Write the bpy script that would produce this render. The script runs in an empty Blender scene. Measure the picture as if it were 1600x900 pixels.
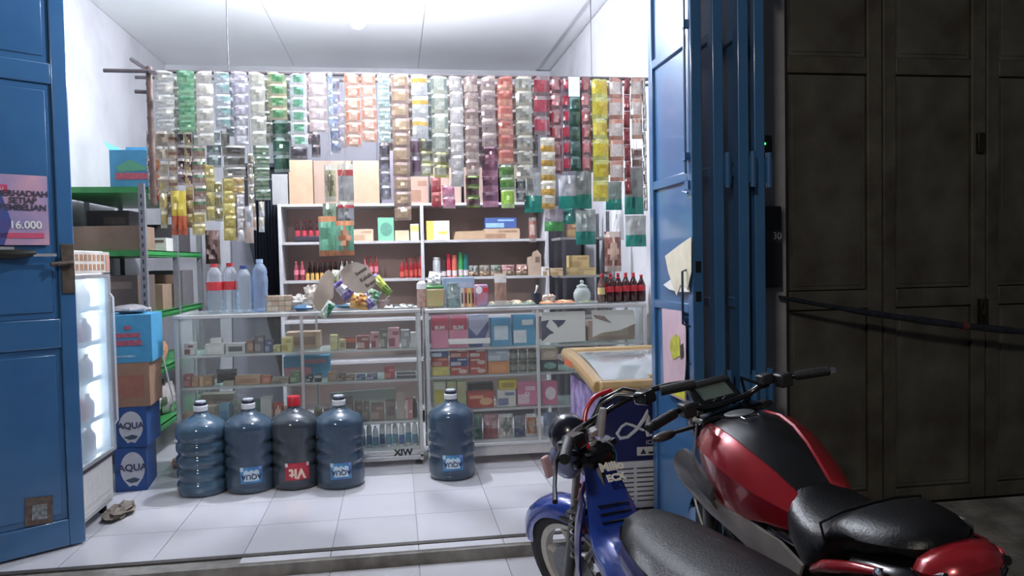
import bpy, bmesh, math, random
from mathutils import Matrix, Vector
R = math.radians
random.seed(7)
S = bpy.context.scene
COL = S.collection
PI = math.pi
# ------------------------------------------------------------------ camera
CH, FP = 1.25, 1200.0
YAW, PIT, ROL = R(8.6), R(-2.1), R(-1.14)
_f = Vector((math.sin(YAW)*math.cos(PIT), math.cos(YAW)*math.cos(PIT), math.sin(PIT)))
_r = Vector((math.cos(YAW), -math.sin(YAW), 0)); _u = _r.cross(_f)
_r2 = _r*math.cos(ROL) + _u*math.sin(ROL); _u2 = -_r*math.sin(ROL) + _u*math.cos(ROL)
cd = bpy.data.cameras.new('camera'); cam = bpy.data.objects.new('camera', cd); COL.objects.link(cam)
cd.sensor_width = 36; cd.lens = 36*FP/1600; cd.clip_start = .05; cd.clip_end = 60
cam.matrix_world = Matrix(((_r2.x, _u2.x, -_f.x, 0), (_r2.y, _u2.y, -_f.y, 0), (_r2.z, _u2.z, -_f.z, CH), (0, 0, 0, 1)))
S.camera = cam
# ------------------------------------------------------------------ world, lights, exposure
S.view_settings.view_transform = 'Standard'; S.view_settings.look = 'None'
S.view_settings.gamma = 1; S.view_settings.use_curve_mapping = False
S.view_settings.exposure = 0.0
BULB, BULB2 = 1750.0, 560.0        # radiance of the shop's two hanging lamps
wd = bpy.data.worlds.new('night'); S.world = wd; wd.use_nodes = True
wd.node_tree.nodes['Background'].inputs[0].default_value = (.75, .82, 1, 1)
wd.node_tree.nodes['Background'].inputs[1].default_value = 0.06
def area(name, loc, to, size, power, colr):
    l = bpy.data.lights.new(name, 'AREA'); l.size = size; l.energy = power; l.color = colr
    o = bpy.data.objects.new(name, l); COL.objects.link(o); o.location = loc
    o.rotation_euler = (Vector(to)-Vector(loc)).to_track_quat('-Z', 'Y').to_euler(); return o
area('street_lamp', (-2.6, -3.2, 4.6), (.6, 3, .8), .5, 150, (1, .93, .84))
# ------------------------------------------------------------------ materials
def lin(c): return c/12.92 if c <= .04045 else ((c+.055)/1.055)**2.4
def rgb(c):
    g_ = .3*c[0]+.59*c[1]+.11*c[2]; return tuple(lin((v*.86+g_*.14)/255) for v in c)  # every colour greyed a little, standing in for veiling haze
MATS = {}
def mat(c, rough=.5, metal=0, noise=.06, ns=30, bump=0, bs=60, coat=0, emis=0, spec=.5, c2=None, contrast=None):
    key = (c, rough, metal, noise, ns, bump, bs, coat, emis, spec, c2, contrast)
    if key in MATS: return MATS[key]
    m = bpy.data.materials.new('mat'); m.use_nodes = True; nt = m.node_tree; b = nt.nodes['Principled BSDF']
    a = rgb(c); d = rgb(c2) if c2 else tuple(min(1, v*(1-noise*2)) for v in a)
    tc = nt.nodes.new('ShaderNodeTexCoord'); no = nt.nodes.new('ShaderNodeTexNoise'); no.inputs['Scale'].default_value = ns
    no.inputs['Detail'].default_value = 4
    nt.links.new(tc.outputs['Object'], no.inputs['Vector'])
    cr = nt.nodes.new('ShaderNodeValToRGB'); lo, hi = contrast or (.3, .7)
    cr.color_ramp.elements[0].position = lo; cr.color_ramp.elements[1].position = hi
    cr.color_ramp.elements[0].color = (*d, 1); cr.color_ramp.elements[1].color = (*a, 1)
    nt.links.new(no.outputs['Fac'], cr.inputs[0]); nt.links.new(cr.outputs[0], b.inputs['Base Color'])
    b.inputs['Roughness'].default_value = rough; b.inputs['Metallic'].default_value = metal
    b.inputs['Coat Weight'].default_value = coat; b.inputs['Coat Roughness'].default_value = .08
    b.inputs['Specular IOR Level'].default_value = spec
    if emis:
        b.inputs['Emission Color'].default_value = (*a, 1); b.inputs['Emission Strength'].default_value = emis
    if bump:
        n2 = nt.nodes.new('ShaderNodeTexNoise'); n2.inputs['Scale'].default_value = bs
        nt.links.new(tc.outputs['Object'], n2.inputs['Vector'])
        bp = nt.nodes.new('ShaderNodeBump'); bp.inputs['Strength'].default_value = bump; bp.inputs['Distance'].default_value = .01
        nt.links.new(n2.outputs['Fac'], bp.inputs['Height']); nt.links.new(bp.outputs[0], b.inputs['Normal'])
    MATS[key] = m; return m
def clear(c=(235, 245, 245), amount=.12, rough=.03):
    """thin clear pane or film: mostly see-through, with a glossy coat"""
    key = ('clear', c, amount, rough)
    if key in MATS: return MATS[key]
    m = bpy.data.materials.new('clear'); m.use_nodes = True; nt = m.node_tree; nt.nodes.remove(nt.nodes['Principled BSDF'])
    t = nt.nodes.new('ShaderNodeBsdfTransparent'); t.inputs[0].default_value = (*rgb(c), 1)
    p = nt.nodes.new('ShaderNodeBsdfPrincipled'); p.inputs['Roughness'].default_value = rough; p.inputs['Base Color'].default_value = (*rgb(c), 1)
    p.inputs['Coat Weight'].default_value = .6
    fr = nt.nodes.new('ShaderNodeLayerWeight'); fr.inputs[0].default_value = .35
    no = nt.nodes.new('ShaderNodeTexNoise'); no.inputs['Scale'].default_value = 9
    mr = nt.nodes.new('ShaderNodeMapRange'); mr.inputs[3].default_value = amount*.75; mr.inputs[4].default_value = amount*1.25
    nt.links.new(no.outputs['Fac'], mr.inputs[0])
    ad = nt.nodes.new('ShaderNodeMath'); ad.operation = 'MULTIPLY_ADD'; ad.inputs[1].default_value = .4; ad.use_clamp = True
    nt.links.new(fr.outputs['Fresnel'], ad.inputs[0]); nt.links.new(mr.outputs[0], ad.inputs[2])
    mx = nt.nodes.new('ShaderNodeMixShader'); nt.links.new(ad.outputs[0], mx.inputs[0]); nt.links.new(t.outputs[0], mx.inputs[1]); nt.links.new(p.outputs[0], mx.inputs[2])
    nt.links.new(mx.outputs[0], nt.nodes['Material Output'].inputs[0]); MATS[key] = m; return m
# ------------------------------------------------------------------ geometry helpers
def V(*a): return Vector(a)
def ray(px, py):
    d = Vector((px-800, py-450, FP)); return _r2*d.x - _u2*d.y + _f*d.z
def at(px, py, Y):
    """point of the vertical plane y=Y that is seen at photo position (px, py)"""
    d = ray(px, py); t = Y/d.y; return Vector((0, 0, CH)) + d*t
class MB:
    def __init__(s): s.v = []; s.f = []; s.m = []
    def add(s, vs, fs, mi=0):
        n = len(s.v); s.v += [tuple(v) for v in vs]; s.f += [tuple(i+n for i in f) for f in fs]; s.m += [mi]*len(fs); return s
    def box(s, x0, x1, y0, y1, z0, z1, mi=0, M=None):
        vs = [V(x, y, z) for z in (z0, z1) for x, y in ((x0, y0), (x1, y0), (x1, y1), (x0, y1))]
        if M is not None: vs = [M @ v for v in vs]
        return s.add(vs, [(0, 3, 2, 1), (4, 5, 6, 7), (0, 1, 5, 4), (1, 2, 6, 5), (2, 3, 7, 6), (3, 0, 4, 7)], mi)
    def tube(s, pts, r, seg=8, mi=0, cap=True):
        pts = [Vector(p) for p in pts]; n = len(pts); rr = r if isinstance(r, (list, tuple)) else [r]*n
        vs = []; fs = []; ref = None
        for i, p in enumerate(pts):
            d = (pts[min(i+1, n-1)] - pts[max(i-1, 0)]).normalized()
            if ref is None: ref = V(0, 0, 1) if abs(d.z) < .9 else V(1, 0, 0)
            a = (ref - d*ref.dot(d)).normalized(); b = d.cross(a); ref = a
            for k in range(seg):
                t = 2*PI*k/seg; vs.append(p + (a*math.cos(t) + b*math.sin(t))*rr[i])
        for i in range(n-1):
            for k in range(seg):
                k2 = (k+1) % seg; fs.append((i*seg+k, i*seg+k2, (i+1)*seg+k2, (i+1)*seg+k))
        if cap: fs.append(tuple(range(seg-1, -1, -1))); fs.append(tuple((n-1)*seg+k for k in range(seg)))
        return s.add(vs, fs, mi)
    def lathe(s, prof, seg=16, o=(0, 0, 0), mi=0, mis=None, M=None):
        vs = []; o = Vector(o)
        for r, z in prof:
            for k in range(seg):
                t = 2*PI*k/seg; v = V(r*math.cos(t), r*math.sin(t), z)
                vs.append((M @ v if M is not None else v) + o)
        n = len(prof); base = len(s.v); s.v += [tuple(v) for v in vs]
        for i in range(n-1):
            s.f += [(base+i*seg+k, base+i*seg+(k+1) % seg, base+(i+1)*seg+(k+1) % seg, base+(i+1)*seg+k) for k in range(seg)]
            s.m += [mis[i] if mis else mi]*seg
        s.f.append(tuple(base+k for k in range(seg-1, -1, -1))); s.m.append(mis[0] if mis else mi)
        s.f.append(tuple(base+(n-1)*seg+k for k in range(seg))); s.m.append(mis[-1] if mis else mi)
        return s
    def loft(s, rings, mi=0, cap=True, closed=True, mis=None):
        k = len(rings[0]); vs = [p for r in rings for p in r]; fs = []; ms = []
        for i in range(len(rings)-1):
            for j in range(k if closed else k-1):
                j2 = (j+1) % k; fs.append((i*k+j, i*k+j2, (i+1)*k+j2, (i+1)*k+j)); ms.append(mis[j] if mis else mi)
        if cap and closed:
            fs.append(tuple(range(k-1, -1, -1))); fs.append(tuple((len(rings)-1)*k+j for j in range(k))); ms += [mi, mi]
        n = len(s.v); s.v += [tuple(v) for v in vs]; s.f += [tuple(q+n for q in f) for f in fs]; s.m += ms; return s
    def prism(s, poly, t0, t1, M=None, mi=0):
        """poly in (x,z), extruded along y from t0 to t1"""
        n = len(poly); vs = [V(x, t0, z) for x, z in poly] + [V(x, t1, z) for x, z in poly]
        if M is not None: vs = [M @ v for v in vs]
        return s.add(vs, [tuple(range(n)), tuple(range(2*n-1, n-1, -1))] + [(i, i+n, (i+1) % n + n, (i+1) % n) for i in range(n)], mi)
    def ell(s, c, r, u=12, w=8, mi=0, M=None):
        c = Vector(c); rings = []
        for i in range(w+1):
            t = PI*i/w; rr = max(math.sin(t), .02); ring = []
            for k in range(u):
                v = V(r[0]*rr*math.cos(2*PI*k/u), r[1]*rr*math.sin(2*PI*k/u), -r[2]*math.cos(t))
                ring.append((M @ v if M is not None else v) + c)
            rings.append(ring)
        return s.loft(rings, mi)
    def mesh(s, name, mats, smooth=35):
        me = bpy.data.meshes.new(name); me.from_pydata(s.v, [], s.f)
        for m in (mats if isinstance(mats, (list, tuple)) else [mats]): me.materials.append(m)
        me.polygons.foreach_set('material_index', s.m)
        if smooth:
            me.polygons.foreach_set('use_smooth', [True]*len(s.f)); me.set_sharp_from_angle(angle=R(smooth))
        me.update(); return me
def link(name, data, parent=None, loc=(0, 0, 0), rot=(0, 0, 0), sc=None):
    o = bpy.data.objects.new(name, data); COL.objects.link(o); o.location = loc; o.rotation_euler = rot
    if sc: o.scale = sc
    if parent: o.parent = parent
    return o
def put(name, mb, mats, parent=None, loc=(0, 0, 0), rot=(0, 0, 0), bevel=0, smooth=35, seg=2):
    o = link(name, mb.mesh(name, mats, smooth), parent, loc, rot)
    if bevel:
        b = o.modifiers.new('bevel', 'BEVEL'); b.width = bevel; b.segments = seg; b.limit_method = 'ANGLE'
    return o
def tag(o, label, cat, group=None):
    o['label'] = label; o['category'] = cat
    if group: o['group'] = group
    return o
def thing(name, label, cat, loc=(0, 0, 0), rz=0, group=None):
    o = link(name, None, None, loc, (0, 0, rz)); o.empty_display_size = .05; return tag(o, label, cat, group)
def struct(o): o['kind'] = 'structure'; return o
def text(s, size, ext=.0008, align='CENTER', shear=0, bold=0):
    c = bpy.data.curves.new('t', 'FONT'); c.body = s; c.size = size; c.extrude = ext; c.align_x = align; c.align_y = 'CENTER'; c.shear = shear
    c.offset = bold; c.space_line = .85
    o = bpy.data.objects.new('t', c); COL.objects.link(o); dg = bpy.context.evaluated_depsgraph_get(); dg.update()
    me = bpy.data.meshes.new_from_object(o.evaluated_get(dg)); bpy.data.objects.remove(o); return me
def textobj(name, s, size, m, parent, loc, rot, **k):
    me = text(s, size, **k); me.materials.clear(); me.materials.append(m); return link(name, me, parent, loc, rot)
ALU = mat((205, 205, 205), .35, .6, .03); WHITE = mat((235, 235, 235), .5); BLACK = mat((16, 16, 18), .45, 0, .1)
GLOSSBLACK = mat((14, 14, 16), .22, 0, .1, coat=.5); CHROME = mat((210, 210, 212), .15, 1, .03); STEEL = mat((120, 122, 125), .35, .9, .1)
CARD = mat((186, 152, 118), .8, 0, .08, 12); KRAFT = mat((170, 134, 98), .8, 0, .1, 12); PAPER = mat((235, 232, 226), .7, 0, .02)
# ================================================================== STRUCTURE
XL, XR, YB, ZC, YF = -2.15, 1.64, 7.9, 3.2, 3.40
wallm = mat((190, 189, 194), .85, 0, .05, 2.2, bump=.15, bs=25, c2=(172, 171, 176), contrast=(.35, .6))
ceilm = mat((246, 246, 248), .85, 0, .03, 1.5)
struct(put('wall_left', MB().box(XL-.15, XL, YF+.12, YB, 0, ZC), wallm))
struct(put('wall_right', MB().box(XR, XR+.15, YF+.1, YB, 0, ZC), wallm))
# back wall with a dark doorway
b = MB(); d0, d1, dz = -1.62, -.86, 2.25
b.box(XL-.15, d0, YB, YB+.12, 0, ZC); b.box(d1, XR+.15, YB, YB+.12, 0, ZC); b.box(d0, d1, YB, YB+.12, dz, ZC)
struct(put('wall_back', b, wallm))
struct(put('door_1', MB().box(d0+.03, d1-.03, YB+.06, YB+.1, 0, dz-.03), mat((38, 42, 58), .5)))
struct(put('trim_1', MB().box(d0, d0+.04, YB-.02, YB+.1, 0, dz).box(d1-.04, d1, YB-.02, YB+.1, 0, dz).box(d0+.04, d1-.04, YB-.02, YB+.1, dz-.04, dz), mat((70, 74, 84), .5)))
# ceiling: gypsum boards as parts
ce = struct(put('ceiling', MB().box(XL-.15, XR+.15, YF, YB+.12, ZC+.012, ZC+.1), ceilm))
bm_ = MB().box(0, 1.213-.006, 0, 2.28-.006, 0, .012).mesh('ceiling_board', ceilm, 0)
for i in range(3):
    for j in range(2):
        link('ceiling_board', bm_, ce, (XL+.15+i*1.213-.15+.003, YF+j*2.28+.003, ZC))
# floor: base, glossy white tiles one by one
T = .375; grout = mat((150, 148, 148), .8)
fl = struct(put('floor', MB().box(XL-.15, XR+.15, YF, YB+.12, -.10, -.006), grout))
tm = [mat(c, .12, 0, .03, 3, spec=.6) for c in ((204, 203, 209), (210, 209, 215), (198, 197, 203))]
g = .0018
tms = [MB().box(g, T-g, g, T-g, -.007, 0).mesh('floor_tile', m, 0) for m in tm]
x = .07-6*T
while x < XR:
    y = YF+.015
    while y < 7.8:
        link('floor_tile', random.choice(tms), fl, (max(x, XL-.12) if x < XL-.12 else x, y, 0)); y += T
    x += T
# threshold rail, step and outer ground
th = struct(put('trim_2', MB().box(-1.82, 1.2, YF-.02, YF+.014, -.02, .004), mat((92, 88, 84), .5, .4, .2, 40)))
conc = mat((150, 147, 142), .9, 0, .2, 7, bump=.4, bs=40, c2=(104, 100, 95), contrast=(.35, .65))
st = struct(put('floor_2', MB().box(-3.4, 1.25, 3.29, YF-.02, -.12, -.004), conc))
for i in range(-7, 3):
    x0 = .07+T*i; a = MB().box(x0+g, x0+T-g, 3.315, YF-.024, -.01, 0.001)
    if x0 > -.95 and x0 < .5: put('floor_tile', a, tm[1], st)
# lower tiled strip
lo = struct(put('floor_3', MB().box(-3.4, .95, 2.55, 3.29, -.16, -.062), grout))
for i in range(-9, 3):
    for j in range(2):
        x0 = .07+T*i; link('floor_tile', tms[(i+j) % 3], lo, (x0, 2.54+T*j-.0, -.055))
# ground, gently sloping away from the dark doors
def gz(y): return -.155 if y < 2.55 else -.155 + .155*(y-2.55)/.85
b = MB(); b.loft([[V(xx, yy, gz(yy)) for yy in (-3, 2.55, 3.42, 3.42, -3)][:3]+[V(xx, 3.42, -.4), V(xx, -3, -.4)] for xx in (.95, 7)])
struct(put('ground', b, conc, smooth=0))
struct(put('ground_2', MB().box(-4, .95, -3, 2.55, -.4, -.155), conc))
# pillars and front header
pillm = mat((150, 148, 150), .85, 0, .1, 8, bump=.3, bs=30)
struct(put('wall_front', MB().box(XR, 1.79, 3.33, YF+.1, -.1, 3.6), pillm))
struct(put('wall_front_2', MB().box(-3.6, -1.84, 3.33, YF+.12, -.1, 3.6), pillm))
struct(put('wall_front_3', MB().box(-1.84, XR, 3.33, YF+.1, 2.95, 3.6), pillm))
# lamps: one hangs behind the rod, one near the entrance above the picture
for (lx, ly, lz), em, lb in (((-.20, 5.08, 2.83), BULB, 'glaring bare white bulb hanging from the ceiling behind the sachet rod'), ((-.10, 3.62, 2.62), BULB2, 'white bulb hanging just inside the entrance, above the floor by the threshold')):
    t = thing('hanging_lamp', lb, 'lamp', (lx, ly, lz))
    put('bulb', MB().lathe([(.012, -.075), (.035, -.065), (.052, -.035), (.055, 0), (.045, .035), (.028, .06)], 20), mat((235, 242, 255), .5, emis=em), t)
    put('socket', MB().lathe([(.028, .06), (.026, .12), (.01, .13)], 14), WHITE, t)
    put('cord', MB().tube([(0, 0, .12), (0, 0, ZC-lz)], .004, 6), WHITE, t)
# ================================================================== DARK SHUTTER DOORS (right)
dk = mat((96, 92, 80), .55, .2, .25, 5, bump=.2, bs=50, c2=(60, 54, 45), contrast=(.3, .75))
dkp = mat((100, 97, 86), .5, .2, .25, 4, bump=.1, bs=50, c2=(66, 60, 50), contrast=(.3, .75))
DW = .56; ztop = 3.55
struct(put('wall_front_4', MB().box(1.79, 6.2, 3.6, 3.7, -.1, 3.6), mat((60, 58, 54), .9)))
names = ['first dark folding door leaf right of the pillar', 'second dark folding door leaf from the pillar, with the bolt on its edge',
         'third dark folding door leaf from the pillar', 'dark folding door leaf at the right edge of the photo', 'fifth dark folding door leaf from the pillar, out at the right', 'sixth dark folding door leaf', 'last dark folding door leaf']
for i in range(6):
    x0 = 1.79+i*DW
    t = struct(link('door_%d' % (i+2), None, None, (x0, 3.43, .01)))
    b = MB()
    rails = [.0, .07, .97, 1.06, 2.10, 2.18, 3.2, 3.4]
    b.box(.004, .07, 0, .04, 0, 3.4); b.box(DW-.08, DW-.004, 0, .04, 0, 3.4)
    for k in range(0, 8, 2): b.box(.07, DW-.08, 0, .04, rails[k], rails[k+1])
    put('frame', b, dk, t, bevel=.004)
    for k in range(1, 6, 2):
        p = MB().box(.074, DW-.084, .016, .03, rails[k]+.004, rails[k+1]-.004).box(.094, DW-.104, .012, .016, rails[k]+.024, rails[k+1]-.024)
        put('panel', p, dkp, t, bevel=.003)
    if i == 1:
        put('lock', MB().box(DW-.05, DW-.01, -.03, 0, .86, 1.0).tube([(DW-.03, -.03, .98), (DW-.05, -.045, .93), (DW-.03, -.03, .87)], .006), mat((60, 54, 46), .5, .7, .2), t, bevel=.004)
        put('hasp', MB().box(DW-.06, DW-.02, -.02, 0, 1.72, 1.82), mat((60, 54, 46), .5, .7, .2), t, bevel=.004)
# sagging rope wrapped in plastic in front of the dark doors
pts = []
for k in range(25):
    u = k/24; x = 1.74+u*2.4; z = 1.055-.27*u*1.9+.13*u*u*1.9; pts.append((x, 3.30-.04*math.sin(u*3), z))
t = thing('bundled_cable', 'thick cable bundle wrapped in tape sagging across the dark doors', 'cable', (1.74, 3.3, 0))
q = [V(*p)-V(1.74, 3.3, 0) for p in pts]
put('cable_wrap', MB().tube(q, [.008+.008*min(1, k/6)+.002*math.sin(k*1.9) for k in range(25)], 10), mat((36, 42, 56), .35, 0, .3, 30, bump=.6, bs=60), t)
for k in (9, 13, 18, 20):
    put('tape_band', MB().tube([q[k], q[k]*.7+q[k+1]*.3], .0185, 10), mat((110, 48, 44), .5), t)
# ================================================================== LEFT BLUE DOOR LEAF
blue = mat((54, 108, 160), .30, .0, .10, 6, bump=.05, bs=8, coat=.7, c2=(46, 100, 154))
rust = mat((104, 92, 80), .7, .3, .3, 30, c2=(70, 52, 42))
dd = V(.27, .20, 0).normalized(); hinge = V(-1.42, 3.70, 0)-dd*.52
ang = math.atan2(dd.y, dd.x)
t = thing('folding_door_leaf', 'blue steel door leaf with a price poster at the left edge of the photo', 'door', (hinge.x, hinge.y, .0), ang)
b = MB(); W = .52
b.box(0, .05, 0, .04, .01, 3.0); b.box(W-.065, W, 0, .04, .01, 3.0)
for z0, z1 in ((.01, .13), (.90, 1.03), (2.06, 2.15), (2.9, 3.0)): b.box(.05, W-.065, 0, .04, z0, z1)
put('frame', b, blue, t, bevel=.005)
for z0, z1 in ((.13, .90), (1.03, 2.06), (2.15, 2.9)):
    put('panel', MB().box(.05, W-.065, .012, .03, z0, z1).box(.075, W-.09, .006, .012, z0+.03, z1-.03), blue, t, bevel=.004)
b = MB().box(W-.055, W-.003, -.006, 0, 1.14, 1.36)
put('lock_plate', b, rust, t, bevel=.002)
put('latch_bolt', MB().tube([(W-.10, -.018, 1.27), (W-.01, -.018, 1.275)], .010).tube([(W-.075, -.018, 1.27), (W-.075, -.035, 1.27)], .006), rust, t)
put('worn_sticker', MB().prism([(W-.235, .14), (W-.13, .13), (W-.125, .25), (W-.23, .262)], .001, .005).prism([(W-.21, .16), (W-.15, .155), (W-.15, .22), (W-.205, .225)], -.001, .001, mi=1), [mat((112, 96, 86), .8, 0, .3, 40), mat((150, 158, 162), .8, 0, .35, 60)], t)
# price poster
pz0, pz1 = 1.355, 1.655; px1 = W-.098; px0 = px1-.30
p = tag(link('price_poster', None, None, hinge+V(0, 0, 0), (0, 0, ang)), 'pink and purple price poster reading 16.000 taped on the left blue door', 'poster')
put('sheet', MB().box(px0, px1, -.006, -.003, pz0, pz1), mat((214, 160, 178), .45, 0, .1, 5, c2=(150, 140, 190), contrast=(.35, .62)), p)
b = MB(); b.prism([(px0+.0, pz0), (px0+.13, pz0), (px0+.16, pz0+.10), (px0+.12, pz1-.06), (px0, pz1-.02)], -.008, -.006)
put('purple_print', b, mat((96, 70, 140), .5, 0, .3, 12, c2=(60, 90, 160)), p)
put('pink_band', MB().box(px1-.19, px1-.02, -.008, -.006, pz0+.03, pz0+.052), mat((224, 84, 120), .5), p)
put('pink_badge', MB().box(px1-.23, px1-.15, -.008, -.006, pz1-.075, pz1-.045), mat((224, 60, 110), .5), p)
rx = (R(90), 0, 0)
textobj('price', '16.000', .045, WHITE, p, (px1-.088, -.008, pz0+.085), rx, bold=.0012)
textobj('lettering', 'BERHADIAH\nSETIAP\nPEMBELIAN', .035, mat((70, 70, 90), .5), p, (px1-.095, -.008, pz0+.19), (R(90), 0, 0), bold=.0008)
textobj('badge_text', 'BARU', .02, WHITE, p, (px1-.19, -.009, pz1-.061), rx)
t2 = tag(link('rolled_banner', None, None, hinge, (0, 0, ang)), 'black and silver plastic roll stuck under the price poster', 'banner')
put('roll', MB().tube([(px0, -.015, pz0-.03), (px0+.15, -.022, pz0-.04), (px1-.06, -.018, pz0-.035)], [.02, .024, .014], 8), mat((40, 38, 34), .3, .3), t2)
put('silver_edge', MB().box(px0, px0+.16, -.034, -.03, pz0-.02, pz0-.008).box(px1-.07, px1+.02, -.03, -.024, pz0-.05, pz0-.038, M=Matrix.Rotation(0, 4, 'Y')), mat((230, 232, 236), .25, .6), t2)
# ================================================================== RIGHT BLUE FOLDED LEAVES
def leafmesh(first):
    W = .51; b = MB(); fy = 0
    b.box(0, .045, 0, .05, .0, 3.1); b.box(0, .045, W-.05, W, 0, 3.1)
    for z0, z1 in ((0, .10), (1.07, 1.11), (1.60, 1.64), (2.14, 2.18), (3.02, 3.1)): b.box(0, .045, .05, W-.05, z0, z1)
    return b
xs = [1.16, 1.265, 1.355, 1.44]
lab = ['nearest folded blue door leaf carrying the torn paper and pink leaflet', 'second folded blue door leaf behind the one with the leaflet', 'third folded blue door leaf, between two hinged ones', 'last folded blue door leaf beside the pillar']
for i, x0 in enumerate(xs):
    t = thing('folding_door_leaf', lab[i], 'door', (x0, 2.89+(.0 if i % 2 == 0 else .035), -.03 if i else -.05), 0, None)
    put('frame', leafmesh(0), blue, t, bevel=.004)
    for z0, z1 in ((.10, 1.07), (1.11, 1.60), (1.64, 2.14), (2.18, 3.02)):
        put('panel', MB().box(.014, .022, .045, .51-.045, z0-.005, z1+.005), blue, t)
    if i in (1, 2, 3):
        for zz in (.75, 1.62, 2.6):
            put('hinge', MB().tube([(.055, -.012, zz-.07), (.055, -.012, zz+.07)], .011, 10).box(.045, .075, -.004, .004, zz-.05, zz+.05), blue, t)
    if i == 0:
        put('bolt_rod', MB().tube([(-.012, .035, 1.63), (-.012, .035, 3.0)], .006).box(-.02, 0, .02, .05, 2.2, 2.23).box(-.02, 0, .02, .05, 1.68, 1.71), blue, t)
        put('handle', MB().tube([(0, .035, 1.02), (-.03, .035, 1.03), (-.03, .035, 1.24), (0, .035, 1.25)], .005), mat((40, 60, 84), .4, .4), t)
        put('handle', MB().tube([(0, .045, .80), (-.018, .045, .80), (-.018, .03, .87), (0, .03, .87)], .004), mat((30, 50, 74), .4, .4), t)
        put('latch', MB().box(-.008, 0, .02, .06, 1.565, 1.60).tube([(-.01, .02, 1.55), (-.01, .07, 1.56)], .005), blue, t)
        put('bolt_hole', MB().box(.012, .034, -.002, .002, 1.235, 1.28), BLACK, t); put('bolt_hole', MB().box(.012, .034, -.002, .002, 1.12, 1.16), BLACK, t)
# torn paper and pink leaflet on the nearest leaf (plane x=1.16, facing -x)
def onleaf(px, py, X=1.155):
    d = ray(px, py); t = X/d.x; p = V(0, 0, CH)+d*t; return p
def leafsheet(pts, X, th=.0015):
    P = [onleaf(a, c, X) for a, c in pts]; n = len(P)
    b = MB(); vs = P+[p+V(-th, 0, 0) for p in P]
    return b.add(vs, [tuple(range(n)), tuple(range(2*n-1, n-1, -1))]+[(i, (i+1) % n, (i+1) % n+n, i+n) for i in range(n)])
o = put('torn_paper', leafsheet([(1040, 400), (1062, 383), (1081, 370), (1081, 425), (1075, 452), (1064, 445), (1058, 462), (1050, 440), (1045, 425)], 1.150, .003), mat((214, 204, 178), .8, 0, .06, 20)); tag(o, 'torn cream paper scrap glued on the blue leaf above the leaflet', 'paper')
o = put('torn_poster', leafsheet([(1037, 445), (1048, 437), (1076, 446), (1078, 456), (1060, 456), (1046, 452)], 1.153, .002), PAPER); tag(o, 'ragged white sticker remnant under the cream paper scrap', 'paper')
t = thing('leaflet', 'pink leaflet with yellow print pasted on the nearest blue leaf', 'leaflet', (0, 0, 0))
put('sheet', leafsheet([(1035, 482), (1066, 486), (1072, 512), (1072, 628), (1038, 612)], 1.152, .002), mat((222, 186, 200), .6, 0, .06, 14), t)
put('yellow_print', leafsheet([(1048, 530), (1056, 522), (1062, 528), (1063, 556), (1052, 562), (1047, 545)], 1.148, .001), mat((214, 212, 60), .6, 0, .2, 30), t)
put('yellow_print', leafsheet([(1040, 610), (1048, 598), (1060, 604), (1070, 603), (1070, 625)], 1.148, .001), mat((206, 208, 40), .6, 0, .1, 30), t)
put('lettering', leafsheet([(1063, 540), (1067, 536), (1068, 558), (1064, 562)], 1.148, .001), mat((60, 56, 66), .6), t)
# pillar fittings: electricity meter and number box
t = thing('electricity_meter', 'dark electricity meter with a green light on the pillar', 'meter', (1.665, 3.33, 1.60))
put('case', MB().box(-.03, .035, -.06, .0, 0, .19), mat((30, 30, 34), .5), t, bevel=.012)
put('green_light', MB().ell((-.005, -.062, .15), (.004, .004, .005)), mat((40, 255, 120), .5, emis=3), t)
put('conduit', MB().tube([(0, -.02, .19), (0, -.02, 1.7)], .009).tube([(.0, -.02, 0), (0, -.02, -.12)], .009), mat((70, 66, 64), .6), t)
t = thing('number_box', 'black box with house number 30 fixed on the pillar below the meter', 'box', (1.69, 3.33, 1.10))
put('case', MB().box(-.05, .055, -.05, 0, 0, .37), mat((20, 21, 28), .5), t, bevel=.006)
put('plate', MB().box(-.045, .05, -.054, -.05, .205, .262), mat((44, 46, 54), .5), t)
textobj('number', '30', .045, mat((190, 190, 190), .5), t, (.028, -.055, .234), rx)
STRING = mat((150, 148, 146), .7)
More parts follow.
